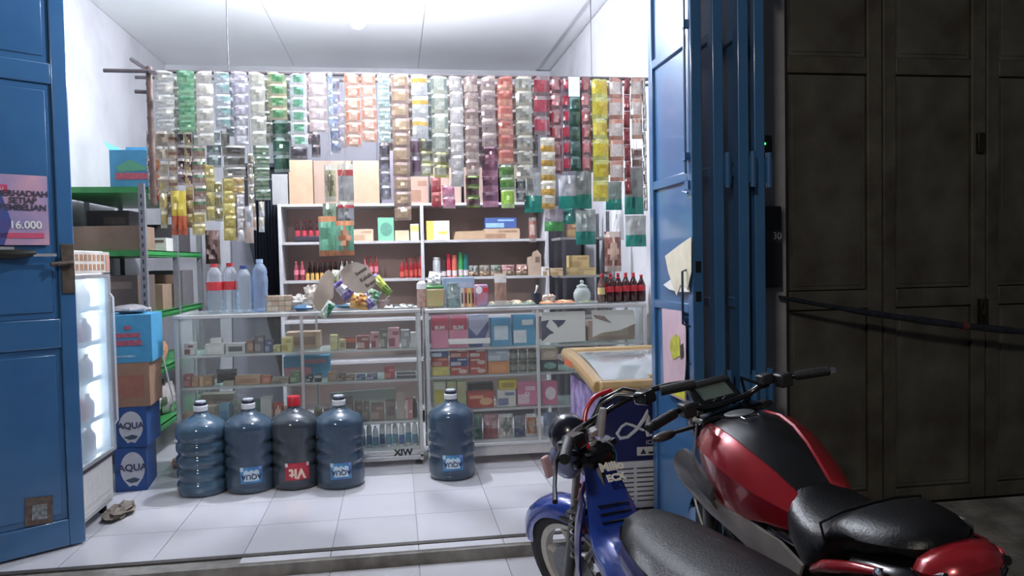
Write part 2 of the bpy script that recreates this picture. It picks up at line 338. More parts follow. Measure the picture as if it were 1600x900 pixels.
# ================================================================== GLASS COUNTERS
rimm = mat((206, 206, 206), .35, .35, .04)
gl = clear((250, 252, 252), .03)
shelfg = clear((238, 248, 244), .12)
LC = dict(x0=-1.29, x1=.145, y0=4.72, y1=5.14, zt=.965, sh=(.72, .53, .275), mid=-.565, base=.10, foot=.03)
RC = dict(x0=.17, x1=1.56, y0=4.65, y1=5.07, zt=.965, sh=(.715, .545, .335), mid=.86, base=.13, foot=.035)
def counter(c, label, kick):
    t = thing('display_counter', label, 'counter', (c['x0'], c['y0'], 0)); W = c['x1']-c['x0']; D = c['y1']-c['y0']; zt = c['zt']; p = .022
    b = MB()
    for xx in (0, W-p):
        for yy in (0, D-p): b.box(xx, xx+p, yy, yy+p, c['foot'], zt-.026)
    for z0, z1 in ((zt-.026, zt-.004), (c['base']-.02, c['base'])):
        b.box(0, W, -.002, p, z0, z1); b.box(0, W, D-p, D, z0, z1); b.box(0, p, p, D-p, z0, z1); b.box(W-p, W, p, D-p, z0, z1)
    m = c['mid']-c['x0']; b.box(m-.009, m+.009, 0, .014, c['base'], zt-.026)
    b.box(m+.04, m+.055, D-.02, D-.006, c['base'], zt-.026)
    put('frame', b, rimm, t, bevel=.003)
    put('glass_top', MB().box(p*.3, W-p*.3, p*.3, D-p*.3, zt-.004, zt), gl, t)
    put('glass_front', MB().box(p, m-.009, .006, .010, c['base'], zt-.026), gl, t)
    put('glass_front', MB().box(m+.009, W-p, .006, .010, c['base'], zt-.026), gl, t)
    put('glass_side', MB().box(.006, .010, p, D-p, c['base'], zt-.026), gl, t)
    put('glass_side', MB().box(W-.010, W-.006, p, D-p, c['base'], zt-.026), gl, t)
    for k, z in enumerate(c['sh']):
        x1 = W-p-.002
        s = put('glass_shelf', MB().box(p+.002, x1, .03, D-.03, z-.008, z-.001), shelfg, t)
        put('shelf_edge', MB().box(p+.002, x1, .022, .030, z-.012, z), rimm, s)
    put('bottom_board', MB().box(p, W-p, p, D-p, c['base']-.016, c['base']-.001), WHITE, t)
    if kick: put('kick_panel', MB().box(.005, W-.005, .004, .016, .05, c['base']-.02), mat((198, 196, 196), .5), t)
    else:
        put('kick_panel', MB().box(.005, W-.005, .004, .016, .035, .05).box(.005, W-.005, .0, .016, .052, .066).box(.005, W-.005, .004, .016, .068, c['base']-.02), mat((212, 212, 210), .22, .8, .04), t)
    for xx in (.03, W-.03):
        for yy in (.04, D-.04): put('foot', MB().lathe([(.022, 0), (.024, .012), (.016, .02), (.014, c['foot']+.012)], 12, (xx, yy, 0)), BLACK if kick else STEEL, t)
    return t
lc = counter(LC, 'left glass display counter with water bottles and cardboard signs on top', 0)
textobj('lettering', 'XIW', .055, mat((30, 30, 34), .4), lc, (1.29+.02, -.004, .083), (R(90), 0, 0), bold=.002)
textobj('lettering', 'XIW', .045, mat((30, 30, 34), .4), lc, (.97+.02, -.006, .05), (R(90), 0, 0), bold=.002)
rc = counter(RC, 'right glass display counter full of coloured packs beside the freezer', 1)
# ---------------------------------------------------------------- goods
def carton(name, label, cat, x0, x1, y0, z0, z1, dep, c, c2=None, style=0, group=None, rz=0, word=None, wc=None, ws=None, open_=0):
    """a cardboard or paper carton: body, front panel (part), lid seam"""
    W = x1-x0; Hh = z1-z0; cx = (x0+x1)/2
    t = thing(name, label, cat, (cx, y0+dep/2, z0), rz, group)
    body = MB().box(-W/2, W/2, -dep/2, dep/2, 0, Hh)
    if not open_: body.box(-W/2+.002, W/2-.002, -.004, .004, Hh, Hh+.001)
    else:
        body.add([(-W/2, -dep/2, Hh), (-W/2, dep/2, Hh), (-W/2-.03, dep/2, Hh+.05), (-W/2-.03, -dep/2, Hh+.05)], [(0, 1, 2, 3)]).box(-W/2, W/2, dep/2-.002, dep/2, Hh, Hh+.06)
    put('body', body, mat(c, .6, 0, .08, 14), t, bevel=min(.003, W*.03, Hh*.05), seg=1)
    if c2:
        f = -dep/2; b = MB()
        if style == 0: b.box(-W*.36, W*.36, f-.0012, f, Hh*.22, Hh*.72)
        elif style == 1: b.box(-W/2, W/2, f-.0012, f, Hh*.55, Hh*.92)
        elif style == 2: b.prism([(W*.38*math.cos(k*PI/6)+W*.02, Hh*.5+Hh*.30*math.sin(k*PI/6)) for k in range(12)], f-.0012, f)
        elif style == 3: b.box(-W*.48, W*.1, f-.0012, f, Hh*.08, Hh*.5).box(-W*.1, W*.42, f-.0012, f, Hh*.66, Hh*.84)
        elif style == 4: b.box(-W*.5, -W*.2, f-.0012, f, 0, Hh).box(.0, W*.4, f-.0012, f, Hh*.3, Hh*.45)
        elif style == 5: b.prism([(-W*.5, 0), (W*.15, 0), (W*.5, Hh*.55), (W*.5, Hh*.8), (-W*.1, Hh*.35), (-W*.5, Hh*.6)], f-.0012, f)
        elif style == 6: b.prism([(W*.25*math.cos(k*PI/6)+W*.2, Hh*.4+min(W, Hh)*.25*math.sin(k*PI/6)) for k in range(12)], f-.0012, f).box(-W*.42, W*.1, f-.0012, f, Hh*.6, Hh*.8)
        put('front_print', b, mat(c2, .5, 0, .1, 25), t)
    if word:
        textobj('lettering', word, ws or min(Hh*.3, W*.3), mat(wc or (240, 240, 240), .5), t, (0, -dep/2-.0025, Hh*(.62 if style == 1 else .5)), (R(90), 0, 0), bold=.001)
    return t
def G(px0, px1, pyt, z, Y):
    """photo span at depth Y standing on height z -> x0, x1, z1"""
    a = at(px0, pyt, Y); c = at(px1, pyt, Y); return a.x, c.x, max((a.z+c.z)/2, z+.006)
def pillow(W, H, D, mats, seed=0, style=0, n=7, crimp=.12):
    """plastic pouch: puffed, wrinkled, with crimped ends; centred in x/z, front towards -y"""
    rnd = random.Random(seed); b = MB(); m = n+1
    off = [[rnd.uniform(-1, 1) for _ in range(m)] for _ in range(m)]
    fr = []; 
    for j in range(m):
        for i in range(m):
            u = 2*i/n-1; v = 2*j/n-1; q = max(0, (1-abs(u)**3))*max(0, (1-abs(v)**4))
            fr.append(V(u*W/2*(1-.04*(1-abs(v))), -D/2*(q+(.6*q+.05)*off[j][i]), v*H/2))
    fs = []; ms = []
    for j in range(n):
        for i in range(n):
            fs.append((j*m+i, j*m+i+1, (j+1)*m+i+1, (j+1)*m+i)); u = 2*(i+.5)/n-1; v = 2*(j+.5)/n-1; k = 0
            if style == 1 and abs(u) < .62 and abs(v) < .45: k = 1
            if style == 2 and v > .3: k = 1
            if style == 3 and (u*u+v*v) < .4: k = 1
            if style == 4 and v < -.25: k = 1
            if style == 5 and u+v > .2: k = 1
            if style == 6 and abs(v) < .3: k = 1
            if j in (0, n-1) and style != 4: k = 2
            ms.append(k)
    nb = len(fr); bk = [V(p.x, D/2*.5*max(0, 1-abs(2*(idx % m)/n-1)**3)*max(0, 1-abs(2*(idx//m)/n-1)**4)+.0008, p.z) for idx, p in enumerate(fr)]
    b.v = [tuple(p) for p in fr]+[tuple(bk[j*m+i]) for j in (0, n//2, n) for i in (0, n//2, n)]
    b.f = fs; b.m = ms
    for j in range(2):
        for i in range(2): b.f.append((nb+j*3+i, nb+(j+1)*3+i, nb+(j+1)*3+i+1, nb+j*3+i+1)); b.m.append(0)
    return b.mesh('pouch', mats, 28)
def bottle(name, label, cat, x, y, z, r, h, body, cap, lab=None, group=None, seg=14, shape=0, zl=(.3, .55), liq=None):
    t = thing(name, label, cat, (x, y, z), 0, group)
    if shape == 0: pr = [(r*.86, 0), (r, h*.04), (r, h*.55), (r*.9, h*.66), (r*.45, h*.82), (r*.34, h*.88), (r*.34, h*.94)]
    elif shape == 1: pr = [(r*.8, 0), (r*.98, .012), (r*.9, h*.10), (r, h*.16), (r*.9, h*.23), (r, h*.30), (r*.93, h*.38), (r, h*.45), (r, h*.64), (r*.9, h*.70), (r*.97, h*.75), (r*.86, h*.82), (r*.6, h*.89), (r*.38, h*.925), (r*.38, h*.95)]
    else: pr = [(r, 0), (r, h*.8), (r*.8, h*.9), (r*.8, h*.93)]
    put('body', MB().lathe(pr, seg), body, t)
    ct = pr[-1][0]*1.15
    put('cap', MB().lathe([(ct, h*.93), (ct, h), (ct*.9, h)], seg), cap, t)
    if lab: put('label', MB().lathe([(r*1.015, h*zl[0]), (r*1.015, h*zl[1])], seg), lab, t)
    return t
# -------- big drinking water gallons standing on the floor
gblue = mat((62, 84, 106), .12, 0, .15, 6, coat=.3, c2=(50, 68, 88)); gdark = mat((66, 74, 84), .12, 0, .15, 6, coat=.3, c2=(52, 60, 70)); gl1 = mat((70, 102, 126), .10, 0, .2, 5, coat=.3, c2=(48, 68, 90))
def wrap(me, r, z, a0):
    for v in me.vertices:
        a = a0 + v.co.x/r; rr = r+v.co.z; v.co = V(rr*math.cos(a), rr*math.sin(a), z+v.co.y)
    return me
def patch(r, a0, a1, z0, z1, m, name, parent, n=10, top=None):
    b = MB(); vs = []
    for i in range(n+1):
        a = a0+(a1-a0)*i/n; zt = z1-(top(i/n) if top else 0)
        for rr in (r, r+.0012):
            for zz in (z0, zt): vs.append(V(rr*math.cos(a), rr*math.sin(a), zz))
    fs = []
    for i in range(n):
        k = i*4; fs += [(k+2, k+6, k+7, k+3), (k+3, k+7, k+5, k+1), (k, k+4, k+6, k+2)]
    fs += [(0, 2, 3, 1), (n*4, n*4+1, n*4+3, n*4+2)]
    return put(name, b.add(vs, fs), m, parent)
def gallon(px, pyb, kind, label):
    d = ray(px, pyb); tt = (0-CH)/d.z; p = V(0, 0, CH)+d*tt
    t = thing('water_gallon', label, 'water bottle', (p.x, p.y, 0), 0, None); Rg = .134; N = 44
    va = math.atan2(-p.y, -p.x)         # direction towards the viewer's side of the shop
    rings = []; zs = []
    z = 0
    prof = [(0, .118), (.012, .128), (.03, .134)]
    ribs = [.085, .155, .225, .295] if kind == 0 else [.13, .20, .27]
    zz = .04
    while zz < .345:
        prof.append((zz, Rg)); zz += .009
    prof += [(.355, Rg), (.375, .128), (.395, .110), (.41, .088), (.422, .062), (.432, .044), (.445, .034), (.47, .030), (.485, .030)]
    b = MB()
    for z, r in prof:
        ring = []
        for k in range(N):
            a = 2*PI*k/N; rr = r
            if .04 <= z < .345:
                g_ = sum(math.exp(-((z-q)/.013)**2) for q in ribs)
                if kind == 0: rr = r-.013*g_
                else:
                    da = math.atan2(math.sin(a-va), math.cos(a-va)); side = 1/(1+math.exp((abs(da)-.65)*-14)); rr = r-.013*g_*side-(1-side)*.003
            ring.append(V(rr*math.cos(a), rr*math.sin(a), z))
        rings.append(ring)
    b.loft(rings); put('body', b, gl1 if kind == 0 else (gdark if kind == 2 else gblue), t, smooth=60)
    if kind == 2: put('cap', MB().lathe([(.036, .452), (.037, .50), (.033, .506), (.01, .507)], 24), mat((206, 36, 52), .35), t)
    else:
        put('cap', MB().lathe([(.037, .452), (.038, .478), (.035, .482)], 24), mat((225, 228, 234), .35), t)
        put('cap_seal', MB().lathe([(.033, .482), (.034, .494), (.030, .5), (.01, .501)], 24), mat((40, 46, 70), .35), t)
        put('cap_top', MB().lathe([(.029, .5), (.028, .506), (.005, .507)], 24), mat((190, 196, 206), .35), t)
    if kind in (1, 3):
        a0 = va+.04 if kind == 1 else va+.02; h = .44
        patch(.1325, a0-h, a0+h, .062, .152, mat((44, 96, 170), .3, 0, .3, 18, c2=(70, 150, 200)), 'label', t)
        patch(.1340, a0-.30, a0+.30, .075, .128, mat((190, 214, 230), .3), 'label_oval', t, top=lambda u: -.010*math.sin(u*PI*3)**2)
        patch(.1340, a0-h, a0-h+.12, .13, .152, mat((190, 205, 220), .3), 'label_corner', t, 3); patch(.1340, a0+h-.16, a0+h-.02, .135, .150, mat((130, 140, 210), .3), 'label_corner', t, 3)
        me = text('AQUA', .038, .0006, bold=.001); me.transform(Matrix.Rotation(PI, 4, 'Z')); wrap(me, .1354, .100, a0)
        me.materials.clear(); me.materials.append(mat((40, 50, 90), .4)); link('lettering', me, t)
    if kind == 2:
        a0 = va+.06
        patch(.1325, a0-.50, a0+.50, .06, .155, mat((206, 44, 64), .3, 0, .15, 20), 'label', t)
        for s_ in (-1, 1): patch(.134, a0+s_*.49-.0, a0+s_*.49-s_*.11, .135, .155, mat((215, 200, 210), .3), 'label_corner', t, 3)
        me = text('Vit', .075, .0006, bold=.003); me.transform(Matrix.Rotation(PI, 4, 'Z')); wrap(me, .134, .098, a0)
        me.materials.clear(); me.materials.append(mat((240, 214, 190), .4)); link('lettering', me, t)
    return t
gallon(318, 768, 0, 'leftmost water gallon, ribbed all round, with no label')
gallon(392, 763, 1, 'blue water gallon with upside-down blue label, right of the unlabelled one')
gallon(463, 757, 2, 'water gallon with red cap and upside-down red label')
gallon(533, 756, 3, 'blue water gallon with upside-down label, right of the red-capped one')
gallon(707, 743, 1, 'lone water gallon standing in front of the right counter')
# -------- back shelf unit
BX0, BX1, BY0, BY1 = -.86, 1.20, 5.95, 6.30
t = thing('shelf_unit', 'white framed back shelf unit with brown back boards', 'shelf', (BX0, BY0, 0))
W = BX1-BX0; up = []
xm = at(660, 380, 5.95).x-BX0
for xx in (0, xm-.012, W-.025): put('upright', MB().box(xx, xx+.025, 0, BY1-BY0, 0, 1.70), mat((196, 194, 198), .5), t, bevel=.003)
for z in (.12, .50, .82, 1.125, 1.415, 1.70):
    a = put('shelf', MB().box(.026, xm-.013, .0, BY1-BY0-.012, z-.02, z), mat((190, 186, 188), .5), t)
    put('shelf', MB().box(xm+.014, W-.026, .0, BY1-BY0-.012, z-.02, z), mat((190, 186, 188), .5), t)
brn = mat((200, 172, 162), .6, 0, .08, 3)
put('back_board', MB().box(.0, xm, BY1-BY0-.01, BY1-BY0, 0, 1.68), brn, t); put('back_board', MB().box(xm, W, BY1-BY0-.01, BY1-BY0, 0, 1.68), brn, t)
YS = 5.99
zA, zB, zT = 1.415, 1.125, 1.70
# cartons on top of the shelf
for i, (a, c, top, dy, col, lb) in enumerate([(424, 450, 272, .02, (150, 148, 148), 'greyish white carton standing at the left end of the shelf top'),
    (450, 488, 250, .0, (176, 142, 112), 'tall tan carton on the shelf top, second from the left'),
    (489, 549, 251, .04, (150, 122, 106), 'wide brown carton on the shelf top behind the hanging snack bags'),
    (551, 592, 251, .0, (178, 140, 112), 'tan carton on the shelf top right of the hanging snack bags'),
    (640, 669, 276, .0, (172, 134, 116), 'printed tan carton on the shelf top above the centre upright'),
    (594, 636, 236, .08, (110, 104, 118), 'dark grey carton on the shelf top behind the brown sachets'),
    (672, 720, 262, .06, (170, 140, 126), 'brown carton on the shelf top right of the centre upright'),
    (724, 778, 255, .05, (150, 124, 112), 'darker brown carton on the shelf top behind the pink sachets'),
    (782, 828, 258, .05, (132, 118, 108), 'grey-brown carton on the shelf top, last on the right')]):
    x0, x1, z1 = G(a, c, top, zT, YS+dy); carton('carton', lb, 'box', x0+.002, x1-.002, YS+dy, zT, z1, .22, col, (150, 110, 90) if i == 4 else None, 3, 'cartons on top of the back shelf')
# level A
t = thing('bottle_crate', 'dark low crate holding red-labelled bottles on the upper back shelf', 'crate', (0, 0, 0))
x0, x1, _ = G(459, 500, 368, zA, YS); put('crate_body', MB().box(x0, x1, YS, YS+.16, zA, zA+.012).box(x0, x1, YS, YS+.01, zA, zA+.045).box(x0, x1, YS+.15, YS+.16, zA, zA+.045).box(x0, x0+.01, YS+.01, YS+.15, zA, zA+.045).box(x1-.01, x1, YS+.01, YS+.15, zA, zA+.045), mat((52, 46, 58), .5), t, bevel=.003)
redc = mat((206, 40, 56), .35); cola = mat((58, 18, 22), .08, coat=.4); redl = mat((214, 60, 78), .4, 0, .2, 60)
ordn = ['leftmost', 'second from left', 'third from left', 'fourth from left', 'fifth from left', 'sixth from left', 'seventh from left', 'eighth from left', 'ninth from left', 'tenth from left']
for i in range(4):
    xx = x0+.022+i*(x1-x0-.044)/3
    bottle('cola_bottle', 'small cola bottle in the dark crate on the upper back shelf, '+ordn[i], 'bottle', xx, YS+.05, zA+.012, .019, .155, cola, redc, redl, 'cola bottles in the shelf crate', 10, zl=(.22, .5))
rows = [(551, 583, 358, (206, 180, 150), (190, 150, 120), 3, 'low tan carton right of the snack bags on the upper back shelf', .10),
 (590, 615, 340, (112, 186, 148), (90, 150, 130), 2, 'mint green carton standing on the upper back shelf', .06),
 (617, 639, 360, (214, 186, 150), None, 0, 'small flat tan box right of the mint green carton', .08),
 (641, 654, 350, (226, 224, 220), (214, 200, 120), 1, 'small white carton left of the centre upright on the upper back shelf', .08),
 (666, 702, 345, (226, 222, 208), (232, 204, 90), 4, 'white carton with yellow end right of the centre upright', .10),
 (757, 812, 357, (196, 164, 134), (170, 130, 100), 3, 'flat tan carton under the blue carton on the upper back shelf', .14)]
for a, c, top, col, c2, st_, lb, dp in rows:
    x0, x1, z1 = G(a, c, top, zA, YS); carton('carton', lb, 'box', x0, x1, YS, zA, z1, dp, col, c2, st_)
x0, x1, z1 = G(758, 807, 340, zA, YS); _, _, zz = G(757, 812, 357, zA, YS)
carton('carton', 'blue carton with light blue print lying on the flat tan carton', 'box', x0, x1, YS+.01, zz+.002, z1, .12, (66, 92, 160), (150, 190, 230), 3)
x0, x1, z1 = G(708, 756, 360, zA, YS+.03)
t = thing('cardboard_tray', 'low sloping cardboard tray beside the flat tan carton', 'tray', ((x0+x1)/2, YS+.1, zA))
w = (x1-x0)/2; put('tray_body', MB().prism([(-w, 0), (w, 0), (w, .07), (-w+.02, .065)], -.07, -.066).box(-w, w, -.07, .07, 0, .004).box(-w, w, .066, .07, 0, .07), CARD, t)
# level B: sauce bottles
smr = mat((170, 34, 44), .25, coat=.4); pink = mat((226, 120, 136), .4); yel = mat((230, 180, 70), .4)
for i in range(8):
    xx = at(484+i*8.0, 424, YS+.1).x
    bottle('sauce_bottle', 'dark sauce bottle with pinkish red cap, lower back shelf, %s of that row' % ordn[i], 'bottle', xx, YS+.12, zB, .0155, .15, mat((64, 26, 28), .2, coat=.4), mat((218, 74, 84), .4), None, 'sauce bottles in the back row', 10)
for i in range(2):
    for j in range(2):
        xx = at(462+i*9.5, 424, YS).x
        bottle('sauce_bottle', 'pink-labelled sauce bottle at the left end of the lower back shelf, %s %s' % (('left', 'right')[i], ('front', 'back')[j]), 'bottle', xx, YS+.03+j*.05, zB, .017, .145-.02*0, mat((150, 60, 74), .25, coat=.3), mat((222, 96, 96), .4), pink, 'pink-labelled sauce bottles', 10)
for i in range(4):
    xx = at(480+i*7.5, 430, YS).x
    bottle('spice_jar', 'short yellow jar in front of the sauce bottles, '+ordn[i], 'jar', xx, YS+.03, zB, .014, .055, mat((206, 160, 80), .4), yel, None, 'yellow jars', 10, 2)
for i in range(3):
    xx = at(534+i*8, 420, YS+.05).x
    bottle('white_bottle', 'white-topped bottle behind the cardboard signs, '+ordn[i], 'bottle', xx, YS+.07, zB, .016, .14, mat((210, 205, 200), .35), WHITE, None, 'white-topped bottles', 10)
for i in range(3):
    xx = at(572+i*8, 420, YS+.05).x
    bottle('sauce_bottle', 'red chili sauce bottle peeking over the lettered cardboard sign, '+ordn[i], 'bottle', xx, YS+.06, zB, .016, .175, smr, redc, pink, 'red bottles behind the sign', 10)
for i in range(5):
    xx = at(628+i*7.3, 420, YS).x
    bottle('sauce_bottle', 'red sauce bottle left of the back shelf\'s centre upright, '+ordn[i], 'bottle', xx, YS+.03+(i % 2)*.03, zB, .0155, (.13, .16, .15, .165, .17)[i], smr, redc, mat((224, 84, 70), .4), 'red sauce bottles by the centre upright', 10, zl=(.1, .4))
xx = at(683, 420, YS).x; bottle('cup_stack', 'stack of silvery cups right of the centre upright', 'cup', xx, YS+.05, zB+.0, .031, .155, mat((196, 198, 202), .3, .3), mat((210, 210, 214), .3), None, None, 16, 2)
for i, (px, hh, c, n_) in enumerate([(694, .155, (60, 52, 56), 'dark'), (702, .18, (214, 50, 66), 'red'), (711, .17, (222, 100, 84), 'orange-red'), (721, .19, (56, 160, 84), 'green'), (729, .175, (40, 120, 116), 'teal')]):
    xx = at(px, 420, YS).x; bottle('drink_can', 'slim %s drink pack standing right of the silvery cup stack' % n_, 'can', xx, YS+.05+.01*(i % 2), zB, .0195, hh, mat(c, .3, 0, .15, 30), mat(c, .3), mat((216, 200, 200), .4), 'slim drink packs', 12, 2, zl=(.05, .3))
for i, (a, c, col, n_) in enumerate([(733, 748, (160, 166, 158), 'grey-green'), (750, 766, (168, 158, 146), 'grey-brown'), (768, 784, (150, 160, 148), 'dark green-grey'), (785, 806, (210, 160, 160), 'pink and tan'), (808, 826, (206, 160, 150), 'pale pink')]):
    x0, x1, z1 = G(a, c, 415, zB, YS); me = pillow(x1-x0, .085, .07, [mat(col, .25, 0, .2, 40, coat=.3), mat((196, 168, 140), .3), mat((214, 214, 210), .2)], i, 4)
    tag(link('snack_pouch', me, None, ((x0+x1)/2, YS+.05, zB+.044)), 'plump %s pouch in the row right of the slim drink packs' % n_, 'pouch', 'plump pouches on the lower back shelf')
x0, x1, z1 = G(826, 846, 390, zB, YS-.02)
t = thing('cardboard_rack', 'upright cut-out cardboard holder at the right end of the lower back shelf', 'holder', (x0, YS, zB)); w = x1-x0; h = z1-zB
put('holder_body', MB().prism([(0, 0), (w, 0), (w, h*.8), (w*.7, h), (w*.35, h*.9), (w*.3, h*.75), (0, h*.72)], 0, .006).prism([(0, 0), (w, 0), (w, h*.8), (0, h*.72)], .06, .066).box(0, .004, .006, .06, 0, h*.7), mat((190, 162, 140), .8), t)
put('cut_out', MB().box(w*.55, w*.9, -.002, 0, h*.5, h*.72), mat((120, 96, 84), .8), t)
# -------- metal rack beside the right wall
t = thing('metal_rack', 'bare metal rack between the back shelf and the right wall', 'shelf', (1.24, 5.62, 0))
for xx in (0, .34):
    for yy in (0, .3): put('post', MB().box(xx, xx+.022, yy, yy+.022, 0, 1.60), STEEL, t)
for z in (.5, .82, 1.125, 1.41): put('shelf', MB().box(-.02, .38, -.004, .325, z-.018, z), mat((150, 146, 146), .45, .3), t)
Yk = 5.63
for a, c, top, z, d_, col, lb in [(883, 931, 418, 1.125, .12, (196, 170, 116), 'lower tan carton pair on the metal rack'), (848, 858, 417, 1.125, .06, (226, 222, 220), 'small white pack on the metal rack left of the tan cartons'), (860, 881, 419, 1.125, .08, (204, 174, 140), 'small tan pack left of the stacked tan cartons'), (884, 908, 347, 1.41, .12, (150, 110, 92), 'brown carton on the metal rack behind the teal bags')]:
    x0, x1, z1 = G(a, c, top, z, Yk); carton('carton', lb, 'box', x0, x1, Yk, z, z1, d_, col, (176, 146, 96), 3)
_, _, zl_ = G(883, 931, 418, 1.125, Yk); x0, x1, z1 = G(890, 921, 399, zl_, Yk)
carton('carton', 'upper tan carton stacked on the lower tan cartons', 'box', x0, x1, Yk+.01, zl_+.002, z1, .1, (200, 172, 112), (176, 146, 96), 3)
# white post and bags by the right wall
def hangbag(px0, px1, py0, py1, Y, mats, label, style=0, name='hanging_bag', cat='bag', seed=1, D=.05, strings=None, nn=7, group=None):
    a = at(px0, py0, Y); c = at(px1, py1, Y); me = pillow(c.x-a.x, a.z-c.z, D, mats, seed, style, nn)
    t = thing(name, label, cat, ((a.x+c.x)/2, Y, a.z), 0, group); link('pouch', me, t, (0, 0, -(a.z-c.z)/2))
    if strings: put('string', MB().tube([(0, 0, 0), ((strings[0]-t.location.x if len(strings) == 3 else 0), strings[-2]-Y, strings[-1]-a.z)], .0012, 5), STRING, t)
    return t
# ================================================================== GOODS INSIDE THE COUNTERS
def row(items, z, Y, grp, where):
    for it in items:
        a, c, top, col, c2, st_, lb = it[:7]; dp = it[7] if len(it) > 7 else .08; y = Y+(it[8] if len(it) > 8 else 0); zz = it[9] if len(it) > 9 else z
        word = it[10] if len(it) > 10 else None
        x0, x1, z1 = G(a, c, top, zz, y)
        carton('carton', lb+' '+where, 'box', x0+.0015, x1-.0015, y, zz+.001, z1, dp, col, c2, st_, grp, word=word, wc=it[11] if len(it) > 11 else None)
LY = 4.79; s1, s2, s3 = LC['sh']; sb = LC['base']
w1 = "on the left counter's top shelf"
row([(287, 303, 537, (210, 206, 200), (150, 60, 60), 3, 'small white pack with red print at the left end'),
 (320, 350, 538, (214, 210, 204), (226, 224, 220), 0, 'cream white carton'), (352, 383, 537, (200, 198, 194), (90, 88, 92), 0, 'grey-white carton with dark window'),
 (384, 396, 532, (136, 92, 84), (180, 130, 110), 2, 'brown round-fronted pack'), (397, 412, 524, (104, 96, 104), (150, 140, 140), 3, 'dark grey pack of small jars'),
 (413, 425, 531, (70, 78, 110), (130, 140, 170), 3, 'navy stack of slim packs'), (426, 438, 540, (190, 178, 120), (160, 150, 90), 3, 'low yellow-green pack'),
 (439, 456, 528, (212, 196, 120), (180, 160, 80), 3, 'yellow stack of packs left of the counter mid post'),
 (446, 500, 519, (196, 160, 134), (150, 118, 100), 0, 'open brown cardboard carton behind the mid post', .12, .15),
 (515, 527, 524, (196, 184, 120), (210, 200, 150), 1, 'upright yellow pack'), (529, 540, 531, (190, 176, 124), (140, 120, 80), 0, 'short yellow-brown pack'),
 (536, 555, 527, (120, 70, 66), (230, 120, 90), 1, 'dark pack with an orange lid', .06, .05), (557, 577, 525, (150, 80, 78), (200, 160, 150), 3, 'dull red pack'),
 (579, 592, 520, (190, 140, 140), (150, 60, 70), 3, 'pink striped pack'), (593, 605, 516, (110, 116, 110), (170, 170, 150), 3, 'grey-green speckled pack'),
 (606, 624, 513, (206, 150, 156), (160, 80, 100), 3, 'rosy pack'), (626, 640, 516, (150, 152, 156), (190, 190, 196), 3, 'grey pack'), (641, 650, 520, (206, 204, 200), None, 0, 'narrow white pack at the right end')], s1, LY, 'packs on the left counter top shelf', w1)
x0, x1, zq = G(320, 350, 538, s1, LY); row([(328, 346, 529, (220, 216, 210), None, 0, 'small cream box on top of the cream white carton', .05, .005, zq+.002)], s1, LY, None, w1)
w2 = "on the left counter's middle shelf"
row([(286, 298, 586, (190, 110, 104), (220, 160, 150), 3, 'reddish pack at the left end'), (299, 310, 590, (180, 128, 100), (206, 150, 120), 3, 'tan-red pack second from the left'),
 (311, 331, 588, (176, 132, 96), (214, 176, 120), 4, 'brown pack with a yellow edge'), (348, 366, 596, (176, 164, 140), None, 0, 'low beige pack under the dark bag', .05),
 (367, 407, 588, (196, 150, 112), (176, 130, 96), 0, 'long tan carton'), (408, 423, 588, (196, 110, 90), (220, 140, 110), 2, 'orange-red pack'), (424, 451, 591, (160, 146, 134), (130, 110, 100), 3, 'flat grey-brown carton'),
 (453, 468, 581, (110, 136, 104), (150, 176, 130), 3, 'green leafy-printed pack'), (478, 488, 587, (60, 60, 64), (206, 206, 206), 3, 'black and white striped pack right of the mid post'), (491, 502, 586, (54, 54, 60), (196, 196, 200), 1, 'black pack with a white lid'),
 (511, 526, 582, (170, 140, 118), (190, 160, 140), 0, 'tan pack right of the cyan carton'), (528, 540, 586, (110, 84, 78), (170, 140, 130), 3, 'first small brown pack in the right half'), (541, 554, 587, (122, 92, 84), (180, 150, 140), 3, 'second small brown pack in the right half'),
 (556, 571, 587, (80, 84, 120), (150, 150, 180), 3, 'navy pack of small tins'), (573, 590, 586, (90, 90, 120), (170, 170, 190), 3, 'paler navy pack of small tins'),
 (600, 617, 574, (170, 70, 76), (210, 120, 110), 3, 'tall red stack of packs'), (619, 650, 584, (90, 86, 92), (170, 170, 174), 1, 'flat dark case with silver top at the right end')], s2, LY, 'packs on the left counter middle shelf', w2)
x0, x1, z1 = G(443, 515, 556, s2, 5.0); carton('carton', 'cyan carton with pink print at the back of the left counter middle shelf', 'box', x0, x1, 4.98, s2+.001, z1, .10, (70, 156, 206), (210, 130, 150), 3)
a = at(350, 590, LY); o = link('dark_bag', pillow(.12, .085, .06, [mat((70, 58, 56), .3, coat=.4), mat((100, 104, 120), .3), mat((60, 50, 50), .3)], 3, 2), None, (a.x, LY+.08, s2+.048)); tag(o, 'dark shiny bag slumped behind the low beige pack in the left counter', 'bag')
w3 = "on the left counter's lower shelf"
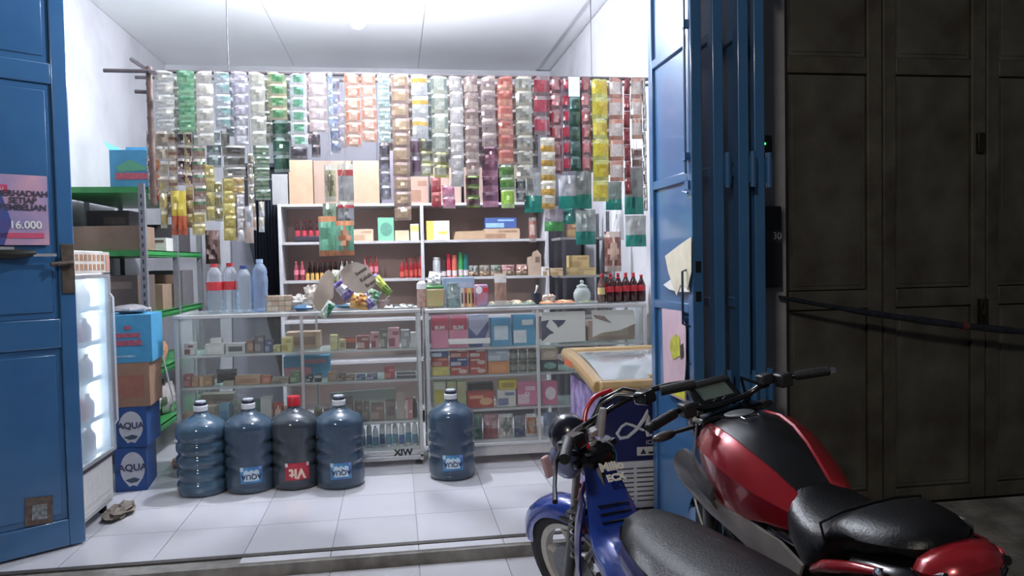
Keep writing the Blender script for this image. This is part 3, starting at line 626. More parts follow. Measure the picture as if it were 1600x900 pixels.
row([(286, 300, 646, (206, 160, 130), None, 0, 'small orange-tan pack at the left end'), (312, 336, 636, (190, 170, 160), (150, 120, 110), 0, 'pale grey carton behind the second gallon neck', .08, .05),
 (341, 358, 632, (120, 170, 196), (90, 140, 180), 0, 'light blue pack'), (394, 405, 626, (60, 120, 110), (40, 90, 90), 0, 'dark green pack'), (406, 424, 622, (206, 206, 202), None, 0, 'white carton beside the dark green pack'),
 (443, 456, 637, (200, 140, 130), (150, 80, 80), 3, 'pink pack of small boxes'), (466, 478, 641, (170, 156, 136), None, 0, 'tan tin right of the mid post'), (490, 502, 640, (140, 140, 110), (120, 110, 90), 3, 'olive pack'),
 (504, 516, 642, (150, 110, 104), (190, 150, 150), 3, 'mauve-brown pack'), (538, 551, 622, (110, 100, 96), (140, 130, 120), 0, 'tall grey-brown box behind the fourth gallon neck'), (553, 565, 629, (120, 104, 98), (160, 140, 130), 3, 'brown striped box'),
 (567, 577, 630, (130, 116, 106), (170, 150, 140), 3, 'light brown box next to the striped one'), (579, 600, 632, (140, 112, 104), (180, 150, 140), 3, 'wide brown box with pale print'), (602, 618, 627, (136, 120, 114), (110, 90, 84), 0, 'grey-brown box in front of the white board'),
 (619, 632, 612, (180, 164, 152), None, 0, 'tall beige box'), (633, 645, 625, (206, 130, 130), (226, 200, 200), 4, 'red and white pack near the right end')], s3, LY, 'packs on the left counter lower shelf', w3)
x0, x1, z1 = G(313, 365, 616, s3, LY+.16); carton('carton', 'wide pinkish-brown carton at the back of the left counter lower shelf', 'box', x0, x1, LY+.16, s3+.001, z1, .1, (196, 170, 158), (180, 150, 140), 3)
a = at(516, 614, 5.05); c = at(618, 606, 5.05); tag(put('white_board', MB().prism([(a.x, s3+.0), (c.x, s3+.0), (c.x, c.z), (a.x, a.z)], 5.05, 5.062), mat((214, 212, 208), .6)), 'white board leaning at the back of the lower shelf of the left counter', 'board')
for px0, px1, t_, col, n_, st_ in ((425, 443, 630, (196, 84, 66), 'red chili', 3), (404, 424, 645, (206, 170, 100), 'golden', 2), (285, 307, 648, (200, 176, 130), 'beige', 3), (358, 392, 628, (170, 176, 168), 'clear pale', 0)):
    x0, x1, z1 = G(px0, px1, t_, s3, LY); o = link('snack_bag', pillow(x1-x0, z1-s3, .04, [mat(col, .2, 0, .25, 40, coat=.5), mat((230, 200, 170), .2, coat=.5), mat(col, .2)], px0, st_), None, ((x0+x1)/2, LY+.02+(.05 if px0 == 358 else 0), (s3+z1)/2+.003)); tag(o, n_+' snack bag on the lower shelf of the left counter', 'bag')
for i in range(9):
    xx = at(566+i*10.3, 680, LY).x
    bottle('lotion_bottle', 'white bottle with blue label at the bottom of the left counter, %s' % ordn[i], 'bottle', xx, LY+.03+(i % 2)*.03, sb, .0175, (.15, .15, .135, .16, .165, .15, .15, .16, .15)[i], mat((226, 230, 232), .3, coat=.3), mat((190, 190, 190) if i not in (3, 4) else (80, 84, 90), .4), mat((90, 160, 200) if i % 3 else (70, 120, 190), .3, 0, .2, 60), 'white bottles in the left counter', 12, 1, zl=(.1, .5))
bottle('lotion_bottle', 'white-capped dark bottle at the right end of the lower shelf of the left counter', 'bottle', at(648, 640, LY).x, LY+.04, s3, .017, .13, mat((60, 60, 66), .3), WHITE, None, None, 12, 0)
# right counter
RY = 4.72; r1, r2, r3 = RC['sh']; rb = RC['base']
wr = "on the right counter's top shelf"
pk = (224, 130, 158)
row([(673, 700, 493, pk, (206, 60, 84), 1, 'left pink milk powder box lettered in white', .07, 0, r1, 'SUM'), (701, 730, 493, pk, (200, 54, 80), 1, 'right pink milk powder box lettered in white', .07, 0, r1, 'SUM'),
 (732, 763, 492, (176, 178, 206), (70, 84, 140), 5, 'lilac and navy wrapped pack'), (767, 798, 497, (60, 150, 196), (206, 220, 226), 0, 'cyan box with a white picture'), (801, 836, 492, (60, 156, 200), (216, 222, 226), 3, 'cyan and white box with reddish lettering'),
 ], r1, RY, None, wr)
w4 = "on the right counter's second shelf"
def stack(spans, top, ybase, cols, Y, names, where, grp, dep=.08, styles=None, c2s=None, words=None):
    z = ybase
    n = len(cols); a = at(spans[0], top, Y); c = at(spans[1], top, Y); zt = (a.z+c.z)/2; h = (zt-ybase)/n
    for i, col in enumerate(cols):      # bottom to top
        carton('carton', names[i]+' '+where, 'box', a.x+.0015, c.x-.0015, Y+.004*(i % 2), z+.0008, z+h-.0008, dep, col, c2s[i], (styles or [3]*n)[i], grp, word=words[i] if words else None); z += h
red = (196, 74, 62); g2 = 'stacked small boxes in the right counter'
stack((673, 701), 544, r2, [(206, 188, 92), red, (60, 84, 140)], RY, ['yellow box at the bottom of the left stack', 'red box in the middle of the left stack', 'blue box on top of the left stack'], w4, g2, c2s=[(230, 210, 90), (216, 150, 130), (190, 200, 216)])
stack((703, 731), 545, r2, [red, (50, 66, 140), red], RY, ['red box with cream oval under the navy box', 'navy box between two red ones', 'red box on top of the navy one'], w4, g2, c2s=[(220, 190, 170), (200, 206, 220), (220, 160, 140)], styles=[6, 3, 3])
stack((733, 760), 545, r2, [red, red, red], RY, ['bottom red box of the all-red stack', 'middle red box of the all-red stack', 'top red box of the all-red stack'], w4, g2, c2s=[(226, 196, 180)]*3, styles=[6, 6, 3])
stack((762, 795), 546, r2, [(226, 138, 64), (166, 178, 196)], RY, ['orange box under the pale blue one', 'pale blue box on the orange one'], w4, g2, c2s=[(240, 160, 90), (206, 214, 224)], styles=[0, 3])
for i in range(3):
    for j in range(2):
        xx = at(804+i*14.5, 560, RY).x; z = r2+.0005+j*.074
        bottle('glass_jar', '%s jar of %s row of small grey-green jars in the right counter' % (('left', 'middle', 'right')[i], ('the bottom', 'the top')[j]), 'jar', xx, RY+.04, z, .026, .072, mat((112, 112, 100), .2, 0, .2, 40, coat=.4), mat((140, 80, 76) if j else (120, 124, 112), .4), mat((150, 152, 138), .3, 0, .2, 60), 'small grey-green jars', 14, 2, zl=(.2, .65))
stack((845, 872), 545, r2, [(48, 52, 60), (206, 176, 150)], RY, ['black box with mint swirl under the cream one', 'cream box with round print on the black one'], w4, g2, c2s=[(120, 176, 160), (226, 206, 180)], styles=[2, 2])
w5 = "on the right counter's third shelf"
row([(675, 696, 597, (206, 206, 180), (206, 196, 70), 0, 'white and yellow pack at the left end'), (808, 839, 598, (222, 120, 156), (240, 200, 214), 3, 'pink box marked with a letter O', .08, 0, r3, 'O'),
 (848, 871, 597, (226, 112, 152), (240, 220, 230), 2, 'pink box with a pale oval'), (730, 772, 613, (200, 66, 50), (230, 170, 120), 6, 'red box with an orange badge'),
 (777, 806, 609, (222, 218, 208), (120, 130, 170), 3, 'white pack with blue lettering')], r3, RY, 'boxes on the third shelf of the right counter', w5)
stack((698, 712), 596, r3, [(176, 190, 130), (186, 196, 140)], RY, ['lower left cream-green box', 'upper left cream-green box'], w5, g2, c2s=[(206, 196, 160), (206, 180, 130)])
stack((714, 728), 596, r3, [(180, 192, 134), (190, 200, 146)], RY, ['lower right cream-green box', 'upper right cream-green box'], w5, g2, c2s=[(206, 190, 150), (210, 186, 140)])
_, _, zq = G(777, 806, 609, r3, RY); x0, x1, z1 = G(780, 807, 594, zq, RY)
carton('carton', 'yellow box lying on the white pack in the right counter', 'box', x0, x1, RY, zq+.002, z1, .07, (222, 200, 50), (180, 150, 40), 0)
row([(731, 771, 599, (58, 50, 54), (96, 90, 92), 0, 'dark carton behind the red box', .08, .10)], r3, RY, None, w5)
for i, (a_, c_, t_, col, c2, st_, n_) in enumerate([(676, 694, 650, (130, 150, 140), (90, 110, 100), 2, 'dull green'), (736, 754, 648, (140, 176, 156), (90, 150, 130), 4, 'mint green'), (755, 779, 648, (206, 150, 160), (196, 80, 90), 4, 'pink and red'), (780, 802, 648, (216, 208, 200), (130, 140, 130), 3, 'white and grey'),
    (804, 822, 651, (130, 136, 150), (70, 90, 140), 4, 'grey-blue'), (823, 840, 648, (214, 120, 70), (226, 190, 160), 3, 'orange'), (850, 870, 646, (130, 150, 186), (180, 196, 220), 4, 'light blue'), (875, 893, 648, (170, 130, 150), (120, 90, 130), 3, 'mauve'), (896, 915, 650, (150, 160, 120), (100, 120, 80), 3, 'olive')]):
    x0, x1, z1 = G(a_, c_, t_, rb, RY); o = link('detergent_bag', pillow(x1-x0, z1-rb, .05, [mat(col, .22, 0, .2, 30, coat=.5), mat(c2, .2, 0, .2, 30, coat=.5), mat((214, 214, 214), .25)], 40+i, st_), None, ((x0+x1)/2, RY+.03, (rb+z1)/2+.002)); tag(o, n_+' plastic bag on the bottom board of the right counter', 'bag', 'bags on the bottom board of the right counter')
# papers behind the right half of the counter top compartment
def sheet(name, pts, Y, m, label, cat='paper', prints=(), th=.003):
    P = [at(a, c, Y) for a, c in pts]
    for p in P:
        if p.z < .25: p.z = 0
    t = thing(name, label, cat, (P[0].x, Y, P[0].z))
    put('sheet', MB().prism([((p.x-P[0].x), (p.z-P[0].z)) for p in P], 0, th), m, t)
    for q, mm in prints:
        Q_ = [at(a, c, Y) for a, c in q]; put('print', MB().prism([((p.x-P[0].x), (p.z-P[0].z)) for p in Q_], -.002, -.0005), mm, t)
    return t
navy = mat((66, 66, 100), .6, 0, .15, 40)
sheet('torn_paper', [(846, 488), (914, 486), (915, 533), (846, 536)], 4.675, PAPER, 'white torn paper with navy shreds in the right half of the right counter', prints=[([(846, 502), (858, 500), (853, 510), (860, 516), (866, 520), (858, 523), (851, 530), (846, 534)], navy), ([(862, 500), (884, 500), (880, 506), (872, 512), (868, 506)], navy)])
sheet('torn_paper', [(924, 485), (990, 484), (994, 505), (968, 516), (940, 520), (926, 527), (926, 500)], 4.68, PAPER, 'white ragged paper beside the freezer lid in the right counter', prints=[([(926, 492), (944, 494), (956, 505), (946, 502), (930, 497)], mat((150, 120, 110), .7))])
sheet('torn_paper', [(700, 530), (766, 528), (766, 536), (742, 537), (702, 538)], 4.667, PAPER, 'strip of torn white paper along the shelf edge under the pink boxes')
row([(918, 992, 500, (176, 144, 124), (196, 170, 140), 0, 'brown carton at the far right', .1, .10), (872, 915, 505, (100, 92, 100), (150, 130, 130), 3, 'dark carton behind the navy torn paper', .1, .1)], r1, RY, None, wr)
# thin row of sachets lying just under the right counter top
for i, (a_, c_, col, n_) in enumerate([(762, 780, (140, 160, 140), 'left grey-green'), (781, 800, (130, 150, 132), 'middle grey-green'), (801, 820, (146, 156, 136), 'right grey-green'), (822, 838, (120, 146, 120), 'dark green'), (844, 868, (214, 140, 90), 'left orange'), (870, 900, (206, 130, 84), 'right orange'), (905, 930, (150, 160, 130), 'olive')]):
    a = at(a_, 484, RY); c = at(c_, 484, RY); me = pillow(c.x-a.x, .07, .018, [mat(col, .25, 0, .3, 60, coat=.4), mat((220, 190, 150), .3), mat(col, .3)], 60+i, 3)
    tag(link('flat_sachet', me, None, ((a.x+c.x)/2, RY+.045, .978), (R(-80), 0, 0)), n_+' flat sachet lying on the right counter top', 'sachet', 'flat sachets on the right counter top')
# ================================================================== ON THE COUNTERS
zt = .966
pet = clear((226, 236, 244), .22, .08); petb = clear((196, 216, 244), .28, .08)
redlab = mat((222, 60, 66), .35, 0, .15, 50)
for px, yt, capc, lb, n_, m_ in [(334, 412, (226, 70, 76), redlab, 'large clear water bottle with red cap and label, leftmost on the counter', pet), (357, 411, (222, 60, 70), redlab, 'large clear water bottle with red cap and label, second on the counter', pet),
      (380, 415, (64, 84, 156), None, 'large clear water bottle with dark blue cap on the counter', pet), (405, 405, (170, 196, 236), None, 'tallest clear water bottle with pale blue cap on the counter', petb)]:
    a = at(px, yt, 4.84); bottle('water_bottle', n_, 'bottle', a.x, 4.84+(.0 if px != 357 else .03), zt, .047, a.z-zt, m_, mat(capc, .35), lb, 'large water bottles on the left counter', 22, 1, zl=(.46, .63))
x0, x1, z1 = G(414, 455, 462, zt, 4.82)
t = thing('pack_bundle', 'clear-wrapped bundle of small tan packs beside the pale blue capped bottle', 'pack', ((x0+x1)/2, 4.82, zt)); w = x1-x0; h = z1-zt
for i in range(4):
    for j in range(3): put('pack', MB().box(-w/2+i*w/4+.001, -w/2+(i+1)*w/4-.001, 0, .07, j*h/3+.001, (j+1)*h/3-.001), mat(((214, 184, 150), (222, 200, 176), (206, 170, 140))[(i+j) % 3], .5, 0, .1, 50), t, bevel=.002)
put('wrap', MB().box(-w/2-.002, w/2+.002, -.003, .073, 0, h+.003), clear((240, 240, 240), .1), t)
# crumpled white wrappers, blue bag
def crumple(name, c, r, m, label, cat, seed, amp=.35, n=(14, 9), sc=None):
    rnd = random.Random(seed); b = MB(); rings = []
    for i in range(n[1]+1):
        t_ = PI*i/n[1]; ring = []
        for k in range(n[0]):
            q = 1+rnd.uniform(-amp, amp); ring.append(V(r[0]*q*max(math.sin(t_), .05)*math.cos(2*PI*k/n[0]), r[1]*q*max(math.sin(t_), .05)*math.sin(2*PI*k/n[0]), max(-r[2], -r[2]*math.cos(t_)*(q if i > 1 else 1))+r[2]))
        rings.append(ring)
    b.loft(rings); o = put(name, b, m, None, c, smooth=20); return tag(o, label, cat)
a = at(467, 465, 4.84); crumple('wrapper', (a.x, 4.84, zt), (.05, .04, .045), mat((214, 206, 200), .3, 0, .15, 40, coat=.4), 'crumpled whitish wrapper beside the left cardboard sign', 'wrapper', 5)
a = at(484, 470, 4.83); crumple('wrapper', (a.x, 4.93, zt), (.06, .05, .07), mat((200, 190, 180), .35, 0, .2, 40, coat=.3), 'taller crumpled grey wrapper behind the left cardboard sign', 'wrapper', 8)
a = at(474, 480, 4.80); crumple('blue_bag', (a.x, 4.77, zt), (.06, .035, .018), mat((40, 100, 150), .3, 0, .2, 20, coat=.3), 'flat teal-blue plastic bag under the left cardboard sign', 'bag', 9, .2)
a = at(545, 480, 4.84); crumple('blue_bag', (a.x+.03, 4.90, zt), (.13, .05, .016), mat((36, 92, 120), .3, 0, .2, 20, coat=.3), 'dark teal plastic bag under the snack pile', 'bag', 10, .15)
cb = mat((190, 172, 156), .85, 0, .08, 10, c2=(176, 158, 142))
def board(name, pts, Y, label, tilt=0, lines=None):
    P = [at(a, c, Y) for a, c in pts]; o_ = P[0]; t = thing(name, label, 'sign', (o_.x, Y, o_.z)); t.rotation_euler = (R(tilt), 0, 0)
    put('board', MB().prism([(p.x-o_.x, p.z-o_.z) for p in P], 0, .005), cb, t)
    if lines:
        for i, s_ in enumerate(lines):
            q = at(564+i*7.5, 424+i*9.5, Y); textobj('lettering', s_, .032, mat((40, 34, 34), .6), t, (q.x-o_.x, -.001, q.z-o_.z), (R(90), R(-32), 0), bold=.0004)
    return t
board('cardboard_sign', [(502, 432), (509, 424), (514, 421), (520, 427), (522, 436), (521, 464), (512, 476), (500, 485), (494, 484), (488, 472), (492, 455), (498, 440)], 4.77, 'blank leaf-shaped cardboard sign standing on the left counter')
board('cardboard_sign', [(532, 424), (540, 414), (556, 409), (566, 413), (574, 414), (582, 428), (588, 436), (584, 448), (570, 457), (556, 458), (545, 450), (534, 440)], 4.775, 'round cardboard sign with three handwritten lines over the snack pile', lines=['Sweet', 'Kakak', 'Bram'])
stick = put('sign_stick', MB().tube([at(571, 414, 4.78), at(569, 405, 4.78)], .004, 6), mat((190, 150, 150), .6)); stick.parent = bpy.data.objects['cardboard_sign.001']; stick.location = -Vector(stick.parent.location)
def lay(name, px, py, W_, H_, D_, rot, cols, st_, label, cat='snack bag', Y=4.82, seed=1, y_off=0):
    a = at(px, py, Y); me = pillow(W_, H_, D_, [mat(cols[0], .2, 0, .15, 40, coat=.6), mat(cols[1], .2, 0, .15, 40, coat=.6), mat(cols[2] if len(cols) > 2 else cols[0], .2, coat=.6)], seed, st_)
    return tag(link(name, me, None, (a.x, Y+y_off, a.z), (R(-12), R(rot), 0)), label, cat)
lay('snack_bag', 537, 452, .085, .13, .05, -38, [(120, 100, 176), (206, 200, 226)], 6, 'purple snack bag with white stripes under the lettered sign', seed=3)
lay('snack_bag', 562, 470, .11, .10, .06, 10, [(222, 164, 76), (206, 130, 50)], 3, 'round orange snack bag in the middle of the snack pile', seed=4, Y=4.80)
lay('snack_bag', 575, 470, .05, .10, .03, -30, [(96, 70, 140), (150, 140, 190)], 6, 'narrow violet wrapper right of the orange snack bag', seed=5, Y=4.79)
lay('snack_bag', 583, 464, .085, .095, .05, 20, [(160, 190, 160), (110, 160, 130)], 5, 'mint green snack bag at the right side of the snack pile', seed=6, Y=4.83)
lay('snack_bag', 598, 446, .05, .14, .03, -38, [(190, 200, 76), (120, 150, 60)], 4, 'lime wrapper sticking out right of the lettered sign', seed=7, Y=4.84)
lay('snack_bag', 592, 440, .05, .11, .03, -42, [(110, 90, 170), (150, 130, 190)], 4, 'second purple wrapper behind the lime one', seed=8, Y=4.87)
lay('snack_bag', 524, 434, .05, .10, .03, 6, [(222, 226, 206), (180, 190, 80)], 4, 'white and lime packet between the two cardboard signs', seed=9, Y=4.86)
lay('snack_bag', 511, 484, .055, .11, .02, 34, [(206, 222, 206), (30, 140, 90)], 5, 'green and white packet hanging over the counter edge', seed=10, Y=4.705)
a = at(598, 470, 4.84)
t = thing('cup', 'small mauve-grey cup with a bent straw at the right of the snack pile', 'cup', (a.x, 4.84, zt))
put('body', MB().lathe([(.034, 0), (.042, .05), (.040, .052), (.034, .006)], 20), mat((150, 126, 126), .3), t); put('straw', MB().tube([(0, 0, .01), (.03, 0, .07), (.045, 0, .075)], .003), WHITE, t)
for i, (px, col) in enumerate([(607, (230, 228, 224)), (620, (60, 60, 64)), (632, (224, 222, 216)), (643, (70, 90, 70))]):
    a = at(px, 474, 4.8); tag(link('small_packet', pillow(.05, .06, .016, [mat(col, .25, coat=.5), mat((60, 60, 60), .3), mat((210, 210, 210), .3)], 80+i, 3), None, (a.x, 4.80, zt+.012), (R(-76), 0, R(20*i))), ('white', 'black', 'second white', 'dark green')[i]+' packet lying at the right end of the left counter top', 'packet', 'small packets on the left counter')
# right counter top
a = at(658, 455, 4.75)
t = thing('plastic_jar', 'narrow tan jar with white plastic on top, at the left end of the right counter', 'jar', (a.x+.004, 4.76, zt)); put('body', MB().lathe([(.028, 0), (.030, .01), (.030, .10), (.026, .115)], 18), mat((190, 150, 136), .3, 0, .25, 40, coat=.4), t); put('lid', MB().lathe([(.032, .115), (.030, .15), (.012, .165)], 10), mat((230, 230, 232), .3), t)
a = at(680, 460, 4.75)
t = thing('candy_jar', 'green and tan square candy jar with a white bag on its lid', 'jar', (a.x, 4.77, zt)); put('body', MB().box(-.058, .058, -.035, .035, 0, .118), mat((150, 166, 104), .25, 0, .35, 26, coat=.5, c2=(190, 150, 110)), t, bevel=.012)
put('lid', MB().box(-.055, .055, -.033, .033, .118, .135), mat((96, 166, 96), .3), t, bevel=.006)
me = pillow(.085, .09, .05, [mat((236, 236, 238), .25, coat=.4)]*3, 4, 0); link('white_bag', me, t, (0, 0, .172), (0, R(12), 0))
a = at(708, 460, 4.75); bottle('candy_jar', 'round grey-teal jar right of the green candy jar', 'jar', a.x, 4.76, zt, .040, .15, mat((130, 156, 152), .2, 0, .25, 40, coat=.5), mat((150, 170, 176), .3), mat((170, 190, 190), .3, 0, .3, 60), None, 20, 2, zl=(.35, .7))
for i in range(4):
    a = at(722+i*5.6, 450, 4.72); z1 = a.z
    tag(put('wafer_stick', MB().box(a.x-.009, a.x+.009, 4.72, 4.735, zt, z1).box(a.x-.004, a.x+.004, 4.7185, 4.72, zt+.02, z1-.03, mi=1), [mat([(214, 200, 176), (206, 120, 76), (226, 190, 90), (200, 110, 80)][i], .3, coat=.4), mat((60, 50, 50), .4)]), ['cream', 'orange', 'yellow', 'red-brown'][i]+' striped stick packet in front of the light blue box', 'packet', 'stick packets on the right counter')
x0, x1, z1 = G(692, 741, 434, zt, 4.86); carton('carton', 'light blue display box behind the grey-teal jar', 'box', x0, x1, 4.86, zt, z1, .07, (150, 176, 206), (176, 190, 216), 3)
a = at(753, 460, 4.75); t = thing('lilac_pack', 'lilac pack with a round white face, beside the stick packets', 'packet', (a.x, 4.77, zt)); put('body', MB().box(-.044, .04, -.02, .02, 0, .135), mat((140, 136, 176), .3, 0, .3, 20, c2=(190, 110, 120)), t, bevel=.01)
put('round_print', MB().prism([(-.018+.02*math.cos(k*PI/6), .10+.024*math.sin(k*PI/6)) for k in range(12)], -.022, -.0205), WHITE, t); put('red_print', MB().box(.008, .038, -.022, -.0205, .085, .115), mat((206, 50, 70), .4), t)
t = hangbag(772, 792, 428, 476, 4.63, [mat((190, 150, 130), .25, 0, .2, 30, coat=.4), mat((226, 224, 220), .25, coat=.4), mat((220, 210, 200), .3)], 'white-topped brown sachet pair hanging before the right counter top', 2, 'sachet_pair', 'sachet', 12, .02)
a = at(800, 474, 4.8); crumple('wrapper', (a.x+.02, 4.8, zt), (.05, .03, .014), mat((206, 170, 150), .5), 'crumpled tan paper on the right counter top', 'wrapper', 21, .3)
a = at(838, 470, 4.8); t = thing('dark_cup', 'dark cup with a white slanted spoon on the right counter', 'cup', (a.x, 4.8, zt)); put('body', MB().lathe([(.036, 0), (.04, .07), (.036, .07), (.032, .01)], 18), mat((44, 48, 62), .3, coat=.4), t); put('spoon', MB().tube([(-.03, 0, .03), (0, 0, .085), (.01, 0, .12)], [.003, .004, .010], 8), WHITE, t)
a = at(858, 470, 4.85); crumple('wrapper', (a.x, 4.86, zt), (.04, .03, .03), mat((190, 170, 156), .4), 'small beige crumpled bag right of the dark cup', 'wrapper', 22, .3)
a = at(910, 455, 4.78); t = thing('glass_jar', 'empty round glass jar with a knob lid on the right counter', 'jar', (a.x, 4.79, zt)); gj = clear((232, 240, 240), .3, .02)
put('body', MB().lathe([(.035, 0), (.045, .006), (.056, .04), (.055, .065), (.042, .09), (.030, .098)], 28), gj, t, smooth=60); put('lid', MB().lathe([(.036, .098), (.034, .112), (.012, .120), (.008, .126), (.014, .136), (.010, .144), (.002, .146)], 24), gj, t, smooth=60)
# cola bottles in front of the right wall
for i in range(5):
    a = at(951+i*12, 450, 4.80)
    bottle('cola_bottle', 'dark red-capped cola bottle on the right counter, front row, %s' % ordn[i], 'bottle', a.x, 4.76, zt, .0275, .165 if i < 2 else .172, cola, redc, mat((206, 44, 56), .35, 0, .2, 60), 'cola bottles on the right counter, front row', 16, 0, zl=(.40, .62))
for i in range(5):
    a = at(945+i*12, 450, 4.80)
    bottle('cola_bottle', 'dark red-capped cola bottle on the right counter, back row, %s' % ordn[i], 'bottle', a.x, 4.845, zt, .0275, .185, cola, redc, mat((206, 44, 56), .35, 0, .2, 60), 'cola bottles on the right counter, back row', 16, 0, zl=(.42, .64))
a = at(937, 450, 4.80); bottle('cola_bottle', 'brownish half-clear bottle left of the dark cola bottles', 'bottle', a.x, 4.76, zt, .025, .175, mat((110, 80, 76), .1, 0, .2, 20, coat=.5), redc, mat((206, 180, 120), .35), None, 16, 0)
# ================================================================== LEFT: GREEN SHELVED RACK
gm = mat((50, 150, 72), .4, 0, .1, 8); an = mat((150, 150, 156), .45, .5, .1)
RX0, RX1, RY0, RY1 = -2.10, -1.50, 4.97, 6.35
t = thing('slotted_rack', 'tall slotted-angle rack with green shelves along the left wall', 'shelf', (RX0, RY0, 0))
W = RX1-RX0; D = RY1-RY0
for xx in (0, W-.035):
    for yy in (0, D*.5, D-.035):
        p_ = MB().box(xx, xx+.035, yy, yy+.004, 0, 1.76).box(xx if xx == 0 else xx+.031, xx+.004 if xx == 0 else xx+.035, yy+.004, yy+.035, 0, 1.76)
        po = put('post', p_, an, t)
        if yy == 0: put('slots', (lambda b_: [b_.box(xx+.012, xx+.022, yy-.0006, yy, z_*.05+.02, z_*.05+.045) for z_ in range(34)] and b_)(MB()), mat((60, 60, 66), .6), po)
for z in (.24, .60, .96, 1.355, 1.74):
    put('shelf', MB().box(.004, W-.004, .006, D-.006, z-.035, z-.03).box(.004, W-.004, .006, .012, z-.03, z).box(W-.010, W-.004, .012, D-.006, z-.04, z).box(.004, W-.004, .012, D-.006, z-.006, z), gm, t)
put('brace', MB().tube([(W+.004, .02, 1.0), (W+.004, .45, .35)], .006), WHITE, t)
def rb_(lb, x, y, z, w, d, h, c, c2=None, st_=3, word=None, wc=None, ws=None, open_=0, cat='box', rz=0):
    return carton('carton', lb, cat, x-w/2, x+w/2, y, z, z+h, d, c, c2, st_, None, rz, word, wc, ws, open_)
a = at(172, 282, 5.0); b_ = at(229, 228, 5.0)
t = rb_('blue carton with red and green print on top of the green rack', (a.x+b_.x)/2+.01, 5.0, 1.741, b_.x-a.x+.02, .3, .225, (70, 156, 200), None, open_=1)
w = (b_.x-a.x)
put('green_print', MB().prism([(-w*.4, .12), (0, .165), (w*.45, .12), (w*.4, .10), (-w*.3, .09)], -.153, -.1515), mat((90, 170, 130), .6), t); put('red_print', MB().box(-w*.4, w*.45, -.1535, -.1515, .045, .085), mat((206, 96, 110), .6, 0, .2, 60), t)
rb_('upper brown carton under the top green shelf', -1.78, 5.02, 1.356, .46, .3, .15, (140, 112, 92)); rb_('dark grey carton behind the upper brown carton on the green rack', -1.86, 5.4, 1.356, .26, .3, .27, (84, 78, 84), (120, 100, 96))
rb_('wide dark brown carton on the middle green shelf', -1.80, 5.02, .961, .46, .34, .24, (104, 88, 82), (140, 120, 110)); rb_('open brown carton beyond the slotted post on the green rack', -1.68, 5.45, .961, .26, .3, .17, (150, 122, 100), open_=1)
rb_('white and brown carton on the green shelf near the bamboo post', -1.62, 5.5, 1.356, .18, .2, .09, (206, 200, 196), (120, 90, 80)); rb_('stack of grey trays at the far end of the green rack', -1.68, 5.95, .961, .26, .3, .26, (110, 104, 108), (80, 76, 80))
rb_('flat dark carton deep on the green rack', -1.68, 5.9, 1.356, .26, .3, .2, (74, 68, 72)); rb_('grey carton on the fourth green shelf', -1.82, 5.02, .601, .40, .3, .2, (130, 126, 124), (90, 84, 84))
crumple('plastic_bag', (-1.60, 5.42, .602), (.07, .10, .08), mat((214, 150, 110), .25, 0, .2, 30, coat=.5), 'orange plastic bag on the green shelf beside the blue carton stack', 'bag', 31, .2)
crumple('plastic_bag', (-1.62, 5.25, .242), (.09, .10, .09), mat((214, 206, 200), .35, 0, .15, 30, coat=.3), 'whitish plastic bag in front on the lowest green shelf', 'bag', 32, .25); crumple('plastic_bag', (-1.60, 5.55, .242), (.08, .11, .11), mat((200, 190, 186), .35, 0, .15, 30, coat=.3), 'greyer plastic bag deeper on the lowest green shelf', 'bag', 33, .25)
crumple('plastic_bag', (-1.85, 5.2, .242), (.11, .10, .12), mat((150, 146, 150), .4, 0, .15, 30), 'grey bag at the wall side of the lowest green shelf', 'bag', 34, .2)
# lengths of board and cloth near the dark doorway
t = sheet('leaning_board', [(368, 690), (362, 372), (386, 368), (455, 690)], 6.4, mat((120, 120, 132), .6, 0, .05), 'grey slanting board leaning left of the dark doorway', 'board', th=.012)
t = sheet('leaning_board', [(345, 690), (345, 330), (361, 330), (366, 690)], 6.42, mat((176, 176, 182), .6, 0, .05), 'pale grey upright board behind the red-capped bottles', 'board', th=.012)
b0 = at(322, 358, 6.3); hb = hangbag(320, 345, 360, 412, 6.3, [mat((96, 70, 66), .5)]*3, 'dark brown bag hanging behind the water bottles', 0, 'hanging_bag', 'bag', 44, .08, strings=(-1.51, 6.33, 1.74))
# dark curtain filling the doorway area
b = MB(); n = 60; x0 = at(398, 400, 6.7).x; x1 = at(440, 400, 6.7).x
t = thing('curtain', 'dark navy curtain between the grey boards and the back shelf', 'curtain', (x0, 6.7, 0)); W = x1-x0
b.loft([[V(W*k/n, .025*math.sin(k*.9), z_) for k in range(n+1)]+[V(W*k/n, .025*math.sin(k*.9)+.004, z_) for k in range(n, -1, -1)] for z_ in (.02, 1.95)])
put('cloth', b, mat((44, 48, 66), .8), t); put('rod', MB().tube([(-.1, 0, 1.96), (W+.15, 0, 1.96)], .01), STEEL, t)
# tall dark backing added behind the shelf unit to dim the gaps between the sachets
t = thing('backing', 'added tall grey backing behind the back shelf, dimming the gaps between the sachets', 'backing', (-.70, 6.5, 0))
put('body', MB().box(0, 2.3, 0, .5, 0, 2.76), mat((84, 82, 92), .6, 0, .1, 4), t, bevel=.005)
for k in range(4): put('door', MB().box(.01+k*.572, .57+k*.572, -.015, 0, .08, 2.74), mat((90, 88, 98), .55, 0, .1, 4), t, bevel=.003)
